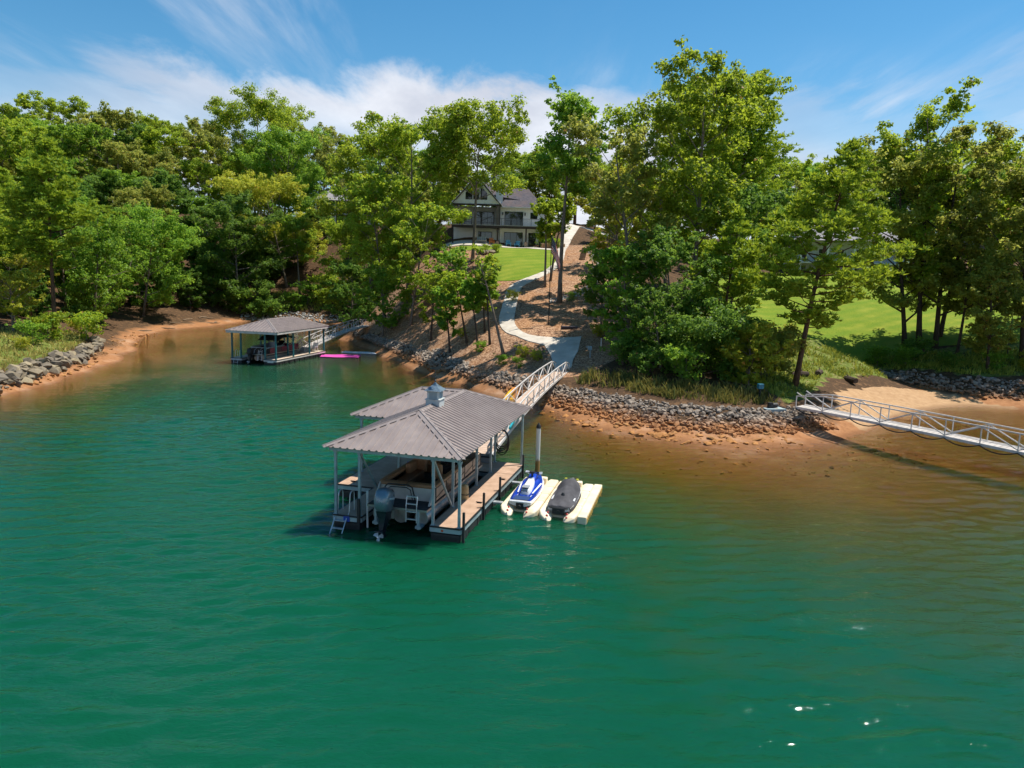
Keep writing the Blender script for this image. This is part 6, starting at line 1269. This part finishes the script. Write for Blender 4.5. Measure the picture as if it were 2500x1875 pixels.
R_,F_=flagpole(48.7,70.45,7.6,'slim flagpole in the rough grass above the beach riprap',rad(62),7,1.5,2.4)
lights=[(1.2,94.4),(3.2,97),(4.9,100.8),(1.6,90.2),(.95,86),(.75,80.5)]
for i,(x,y) in enumerate(((2.6,90.1),(4.3,92.9),(6.2,97.4),(7.5,104.2),(.95,86.2),(.75,80.4))):
    R=thing('path_light',(x,y,zg(x,y)),0,'small black path light staked along the concrete path','path light','lights staked along the concrete path');m=MB();m.tube([(0,0,-.1),(0,0,.5)],.02,6);m.build('stake',BLACKP,R);m=MB();m.lathe([(.02,.5),(.1,.47),(.1,.5),(.02,.56)],n=10);m.build('hood',BLACKP,R)
cv_=thing('utility_cover',(5.75,74.0,zg(5.75,74.0)+.03),rad(4),'dark double-lidded utility cover set in the mulch below the flagpole','utility cover')
for s in (-1,1): m=MB();m.box(s*.42-.4,s*.42+.4,-.5,.5,-.1,.12);m.build('lid',pm('plum_lid','#4a3f45','#3d3439',.7),cv_,bevel=.03)
pd=thing('utility_pedestal',(7.0,64.6,zg(7.0,64.6)),rad(8),'grey utility pedestal on a post in the shade by the landing','pedestal')
m=MB();m.box(-.06,.06,-.06,.06,-.2,.9);m.build('post',pm('grey_post','#8f9a9c',None,.6),pd);m=MB();m.box(-.22,.12,-.14,.14,.7,1.05);m.box(-.42,-.2,-.05,.05,.92,1.0);m.build('box',pm('blue_grey_box','#88a3ad','#74909b',.5),pd,bevel=.02)
pp=thing('vent_pipe',(8.2,66.6,zg(8.2,66.6)),0,'short white vent pipe standing in the shaded mulch','pipe');m=MB();m.tube([(0,0,-.2),(0,0,.75)],.05,10);m.build('pipe_shaft',WHITEP,pp);m=MB();m.lathe([(.06,.73),(.065,.8),(.03,.84)],n=10);m.build('cap',WHITEP,pp)
# driftwood on the muddy shore
DW=pm('driftwood','#8f7a62','#6e5b48',.95,0,3,.4,10)
rs=random.Random(77)
for k in range(16):
    x,y=rs.uniform(-57,-47),rs.uniform(104,133)
    if not -.02<zg(x,y)<1.2: continue
    R=thing('driftwood_log',(x,y,zg(x,y)+.06),rs.uniform(0,3),'weathered driftwood log on the muddy cove shore','log','driftwood on the muddy shore');L=rs.uniform(1.2,3.5);m=MB();m.tube([(-L/2,0,0),(-L*.1,.1,.04),(L*.3,-.05,.02),(L/2,.08,.05)],[.09,.1,.08,.04],7);m.build('log',DW,R,smooth=True);m=MB();m.tube([(L*.1,0,.03),(L*.22,.3,.16)],[.04,.015],5);m.build('stub',DW,R)
for i,(x,y) in enumerate(((24.6,61.0),(27.0,62.6),(29.8,62.8))):
    R=thing('fire_ring_log',(x,y,zg(x,y)+.15),rad(20+40*i),'dark charred log in the weeds at the lawn foot','log','dark logs at the lawn foot');m=MB();m.tube([(-.9,0,0),(0,.05,.03),(.9,0,0)],[.24,.27,.22],9);m.build('log',BARKD,R,smooth=True);m=MB();m.tube([(.2,0,.2),(.35,.1,.45)],[.07,.03],5);m.build('stub',BARKD,R)
